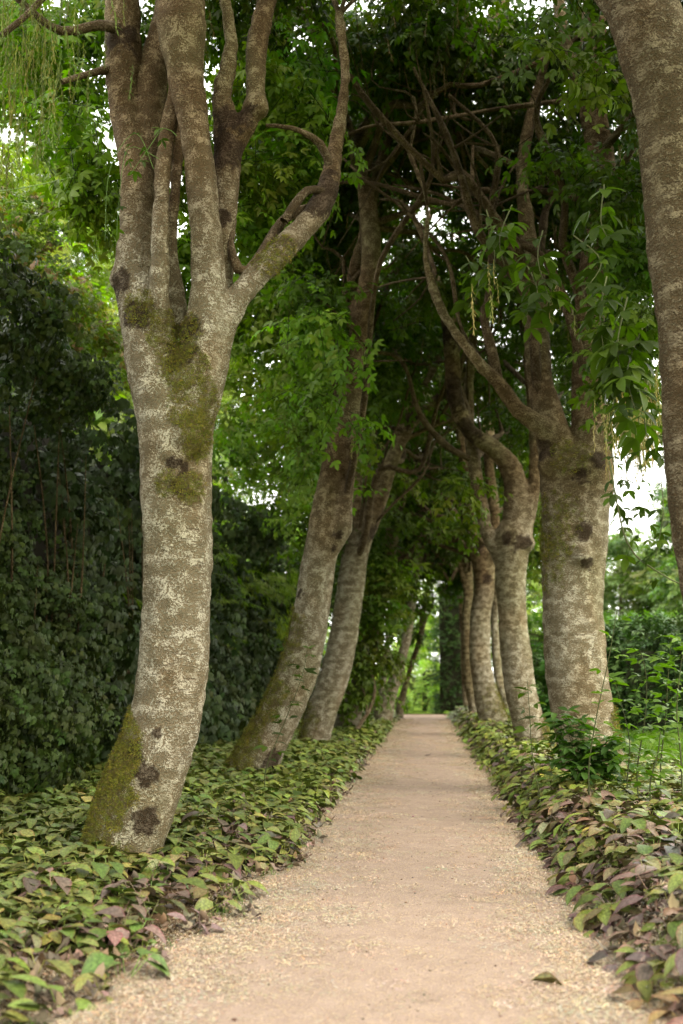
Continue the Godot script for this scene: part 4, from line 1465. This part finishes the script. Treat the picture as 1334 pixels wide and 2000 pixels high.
func build_chips() -> void:
	var xs := [[], [], [], []]
	var cs := [[], [], [], []]
	for i in 11000:
		var z := -3.4 - pow(rng.randf(), 1.7) * 36.0
		var el := edge_left(z)
		var er := edge_right(z)
		var x := 0.0
		var p := rng.randf()
		if p < 0.42:
			x = el + rng.randfn(0.10, 0.26)
		elif p < 0.86:
			x = er - rng.randfn(0.10, 0.24)
		else:
			x = rr(el, er)
			if noise.get_noise_2d(x * 160, z * 160) < -0.05:
				continue
		if i < 900:
			z = -3.6 - rng.randf() * 3.6
			x = edge_right(z) + rr(0.05, 0.8)
		var y := maxf(height(x, z), 0.0) + (0.03 if i < 900 else 0.002)
		var w := rng.randi() % 4
		var s := rr(0.75, 1.15) * (1.0 + 0.5 * clampf((-z - 9) / 20.0, 0, 1))
		xs[w].append(Transform3D(turned(rr(0, TAU), 0, 0).scaled(Vector3(s, s * 0.8, s)), Vector3(x, y, z)))
		cs[w].append(vary(Color(0.45, 0.375, 0.265), 0.2))
	var t := thing("wood_shavings", "straw-coloured wood shavings strewn along the path edges", "wood shavings", Vector3(0, 0, -8))
	t.set_meta("kind", "stuff")
	for w in 4:
		scatter(t, "shavings", leaf_mesh.chips[w], M.chip, xs[w], cs[w])


func build_small() -> void:
	var leaves := []
	for i in 5:
		leaves.append(make_leaf(i))
	var green: Array = tones([Color(0.042, 0.066, 0.008), Color(0.07, 0.11, 0.01), Color(0.03, 0.048, 0.007)])
	var bright: Array = tones([Color(0.13, 0.21, 0.035), Color(0.16, 0.25, 0.045), Color(0.10, 0.165, 0.03)])
	var dark: Array = tones([Color(0.055, 0.11, 0.022), Color(0.07, 0.135, 0.024), Color(0.045, 0.09, 0.02)])
	# leafy shoots that hang from the overhanging tree
	var over: Node3D = get_node("overhanging_tree")
	for k in [[1000, 420, 985, 520, 8.6, 9], [950, 430, 965, 560, 8.8, 9], [1060, 470, 1075, 590, 8.0, 10], [1120, 480, 1130, 580, 8.0, 9], [1185, 560, 1180, 690, 7.6, 12], [1225, 600, 1215, 740, 7.4, 12], [1255, 660, 1250, 830, 7.4, 13], [1180, 380, 1190, 470, 8.2, 7], [1030, 540, 1020, 630, 8.2, 7], [1265, 760, 1270, 890, 7.6, 9], [1215, 690, 1195, 800, 7.8, 9], [910, 520, 915, 600, 9.0, 6]]:
		var a := at(k[0], k[1] - 20, k[4])
		var b := at(k[2], k[3], k[4] - 0.15)
		var m := a.lerp(b, 0.5) + gauss3(0.06)
		leafy_stem(over, [[a, 0.006], [m, 0.005], [b, 0.002]], k[5] + 3, 0.165, Color.WHITE, leaves, green)
	for k in [[1210, 920, 1222, 1050, 7.3, 7], [1250, 890, 1262, 1060, 7.3, 9], [1290, 930, 1280, 1090, 7.1, 8], [1195, 880, 1205, 980, 7.6, 6]]:
		var a := at(k[0], k[1], k[4])
		var b := at(k[2], k[3], k[4])
		leafy_stem(over, [[a, 0.004], [a.lerp(b, 0.5) + gauss3(0.03), 0.003], [b, 0.0015]], k[5], 0.085, Color.WHITE, leaves, green)
	leafy_stem(over, [[at(1190, 900, 7.2), 0.006], [at(1225, 1060, 7.2), 0.006], [at(1290, 1120, 7.2), 0.005], [at(1340, 1145, 7.2), 0.004]], 9, 0.10, Color.WHITE, leaves, green)
	# dry seed tassels
	var xs := [[], []]
	var cs := [[], []]
	for k in [[1240, 880, 9.0, 32, 50, 130], [1255, 830, 8.8, 26, 50, 60], [955, 600, 8.3, 26, 40, 7], [1090, 600, 8.0, 14, 46, 6], [1175, 870, 9.5, 16, 30, 6], [700, 900, 14, 12, 30, 4]]:
		for i in k[5]:
			var p := at(k[0] + rng.randfn(0, k[3]), k[1] - 50 + rng.randfn(0, k[4]) * 0.8, k[2] + rng.randfn(0, 0.12))
			var w := rng.randi() % 2
			xs[w].append(Transform3D(turned(rr(0, TAU), rr(-0.12, 0.12), rr(-0.12, 0.12)).scaled(Vector3.ONE * rr(0.7, 1.2)), p))
			cs[w].append(vary(Color(0.27, 0.25, 0.10), 0.22))
	for w in 2:
		scatter(over, "seed_tassels", leaf_mesh.tassel[w], M.tassel, xs[w], cs[w])
	var fork: Node3D = get_node("mossy_forked_tree")
	xs = [[], []]
	cs = [[], []]
	for i in 190:
		var px := absf(rng.randfn(0, 80))
		var p := at(px, rr(-40, 330) - px * 0.75, rr(6.8, 7.8))
		var w := rng.randi() % 2
		xs[w].append(Transform3D(turned(rr(0, TAU), rr(-0.15, 0.15), rr(-0.2, 0.2)).scaled(Vector3.ONE * rr(0.7, 1.3)), p))
		cs[w].append(vary(Color(0.13, 0.155, 0.03), 0.25))
	for w in 2:
		scatter(fork, "seed_tassels", leaf_mesh.tassel[w], M.tassel, xs[w], cs[w])
	# suckers and hanging shoots on the forked tree
	for k in [[[300, 330], [265, 260], [215, 330], [205, 470]], [[310, 310], [250, 290], [232, 400], [228, 460]], [[345, 265], [320, 250], [290, 290], [255, 340]]]:
		var pts := []
		for q in k:
			pts.append([at(q[0], q[1], 7.75), 0.0022])
		leafy_stem(fork, pts, 5, 0.08, Color.WHITE, leaves, green, Color(0.12, 0.2, 0.05))
	var vine := thing("trailing_vine", "thin green shoot trailing across in front of the conifers", "vine", at(70, 360, 7.6))
	put(vine, "stem", tube([[at(-30, 378, 7.6), 0.004], [at(60, 364, 7.6), 0.004], [at(145, 345, 7.7), 0.002]], 5, 0.1, Color(0.2, 0.3, 0.1), 0.05), M.stem)
	for q in [[118, 348], [138, 344]]:
		put(vine, "leaf", leaves[1], green[1], Transform3D(turned(rr(0, 6), 0.7, 0).scaled(Vector3.ONE * 0.7), at(q[0], q[1], 7.65)))
	# saplings round the stout tree
	var n := 0
	for k in [
		[[[1150, 1500], [1165, 1400], [1190, 1280], [1205, 1190]], 9.8, 13, 0.125, "tall thin sapling rising in front of the stout tree trunk", "bright"],
		[[[1245, 1500], [1260, 1400], [1262, 1320], [1250, 1270]], 10.0, 24, 0.125, "bright sapling beside the stout trunk, bushy halfway up", "bright"],
		[[[1290, 1500], [1300, 1400], [1305, 1320], [1312, 1240]], 10.2, 30, 0.125, "tallest leafy sapling in front of the laurel hedge", "bright"],
		[[[1330, 1480], [1322, 1390], [1330, 1300], [1340, 1250]], 9.6, 24, 0.125, "sapling half cut off by the picture's edge beside the laurel hedge", "bright"],
		[[[1225, 1520], [1230, 1450], [1215, 1380], [1200, 1330]], 10.4, 18, 0.125, "short sapling leaning onto the stout trunk", "bright"],
		[[[1270, 1530], [1285, 1470], [1290, 1430]], 9.6, 21, 0.125, "low leafy sapling above the reddish leaf bank", "bright"],
		[[[1055, 1560], [1040, 1480], [1035, 1400], [1030, 1330]], 10.8, 15, 0.125, "thin dark-stemmed sapling between the curved tree and the stout one", "green"],
		[[[520, 1500], [560, 1400], [590, 1320], [600, 1270]], 12.5, 18, 0.125, "tall thin sapling with paired leaves before the leaning mossy tree", "green"]]:
		var pts := []
		var r := 0.007
		for q in k[0]:
			pts.append([at(q[0], q[1], k[1]), r])
			r *= 0.72
		var f0: Vector3 = pts[0][0]
		var ground_y := maxf(height(f0.x, f0.z), 0.0)
		if f0.y > ground_y:
			pts.push_front([Vector3(f0.x, ground_y - 0.03, f0.z), 0.008])
		var t := thing("sapling", k[4], "sapling", Vector3(f0.x, ground_y, f0.z), "young plants in the beds")
		leafy_stem(t, pts, k[2], k[3], Color.WHITE, leaves, bright if k[5] == "bright" else green, Color(0.07, 0.08, 0.03), 0.25, 0.15)
		n += 1
	# the dark bush at the stout tree's foot
	var at0 := at(1150, 1540, 11.6)
	at0.y = height(at0.x, at0.z)
	var bush := thing("leafy_bush", "dark green leafy bush at the foot of the stout tree", "bush", at0)
	for i in 16:
		var a := at0 + Vector3(rr(-0.15, 0.15), 0, rr(-0.1, 0.1))
		var tip := at(rr(1075, 1235), rr(1385, 1530), 11.6 + rr(-0.5, 0.1))
		var m := a.lerp(tip, 0.55) + Vector3(0, 0.14, 0)
		leafy_stem(bush, [[a, 0.006], [m, 0.005], [tip, 0.002]], 12, 0.165, Color.WHITE, leaves, dark, Color(0.07, 0.08, 0.03), 0.3, 0.1)
	# bare twisted stems by the creeper
	var tw := thing("twisted_stem", "pale twisted bare stem at the foot of the creeper-clad tree", "stem", at(700, 1425, 27.4))
	put(tw, "stem", tube([[at(694, 1432, 27.4), 0.06], [at(706, 1410, 27.4), 0.05], [at(722, 1385, 27.4), 0.045], [at(732, 1350, 27.4), 0.04], [at(727, 1318, 27.4), 0.03]], 8, 0.08, Color(0.9, 0.75, 0.65)), M.bark)
	put(tw, "twig", tube([[at(715, 1398, 27.4), 0.03], [at(716, 1370, 27.4), 0.025], [at(706, 1340, 27.4), 0.02]], 6, 0.1, Color(0.9, 0.75, 0.65)), M.bark)
	# on the path
	var curl := at(1068, 1878, 5.18)
	var st := begin()
	rng.seed = 321
	blade(st, Transform3D(turned(1.45, 0.0, 0.2), Vector3(-0.07, 0.012, 0)), 0.145, 0.07, 0.25, 1.15, Color(0.17, 0.16, 0.05), 7, 0.8, 0.3)
	stick(st, Vector3(0.07, 0.012, 0), Vector3(0.085, 0.02, 0.0), 0.002, 0.0015, Color(0.3, 0.25, 0.1), 4)
	var lf := thing("curled_leaf", "curled olive leaf lying alone on the path", "leaf", Vector3(curl.x, 0, curl.z))
	put(lf, "blade", done(st), M.cover, Transform3D(Basis(), Vector3(curl.x, 0.003, curl.z)))
	put(lf, "stalk", tube([[Vector3(curl.x + 0.07, 0.014, curl.z), 0.002], [Vector3(curl.x + 0.095, 0.02, curl.z - 0.004), 0.0015]], 5, 0.02, Color(0.5, 0.4, 0.2)), M.stem)
	var dry := at(527, 1646, 9.05)
	st = begin()
	blade(st, Transform3D(turned(2.4, -0.3, 0.4), Vector3(0, 0.015, 0)), 0.10, 0.06, -1.0, 0.6, Color(0.30, 0.24, 0.16), 6, 0.75, 0.5)
	var df := thing("dry_leaf", "dry crumpled leaf among the shavings beside the forked tree", "leaf", Vector3(dry.x, 0, dry.z))
	put(df, "blade", done(st), M.chip, Transform3D(Basis(), Vector3(dry.x, 0.004, dry.z)))
	var pet := at(830, 1472, 20.1)
	st = begin()
	blade(st, Transform3D(turned(1.2, 0, 0), Vector3(0, 0.01, 0)), 0.14, 0.09, -0.5, 0.3, Color(0.62, 0.56, 0.60), 4, 0.7)
	var pt := thing("pale_petal", "pale petal lying in the middle of the path", "petal", Vector3(pet.x, 0, pet.z))
	put(pt, "blade", done(st), M.chip, Transform3D(Basis(), Vector3(pet.x, 0.004, pet.z)))
	# crumbs of bark and small stones
	var rock := SphereMesh.new()
	rock.radius = 0.5
	rock.height = 1.0
	rock.radial_segments = 7
	rock.rings = 4
	var sx := []
	var sc := []
	for i in 700:
		var z := -3.6 - pow(rng.randf(), 1.6) * 22.0
		var x := rr(edge_left(z), edge_right(z))
		var s := rr(0.004, 0.011) * (1.8 if rng.randf() < 0.06 else 1.0)
		sx.append(Transform3D(turned(rr(0, 6), rr(-1, 1), rr(-1, 1)).scaled(Vector3(s * rr(0.8, 1.6), s * 0.7, s)), Vector3(x, s * 0.25, z)))
		sc.append(vary(Color(0.16, 0.11, 0.085), 0.4))
	var crumbs := thing("gravel", "small dark crumbs and grit on the path", "gravel", Vector3(0, 0, -8))
	crumbs.set_meta("kind", "stuff")
	scatter(crumbs, "crumbs", rock, M.chip, sx, sc)


func tones(list: Array) -> Array:
	var out := []
	for c in list:
		var m: StandardMaterial3D = M.leaf.duplicate()
		m.albedo_color = c.linear_to_srgb()
		out.append(m)
	return out
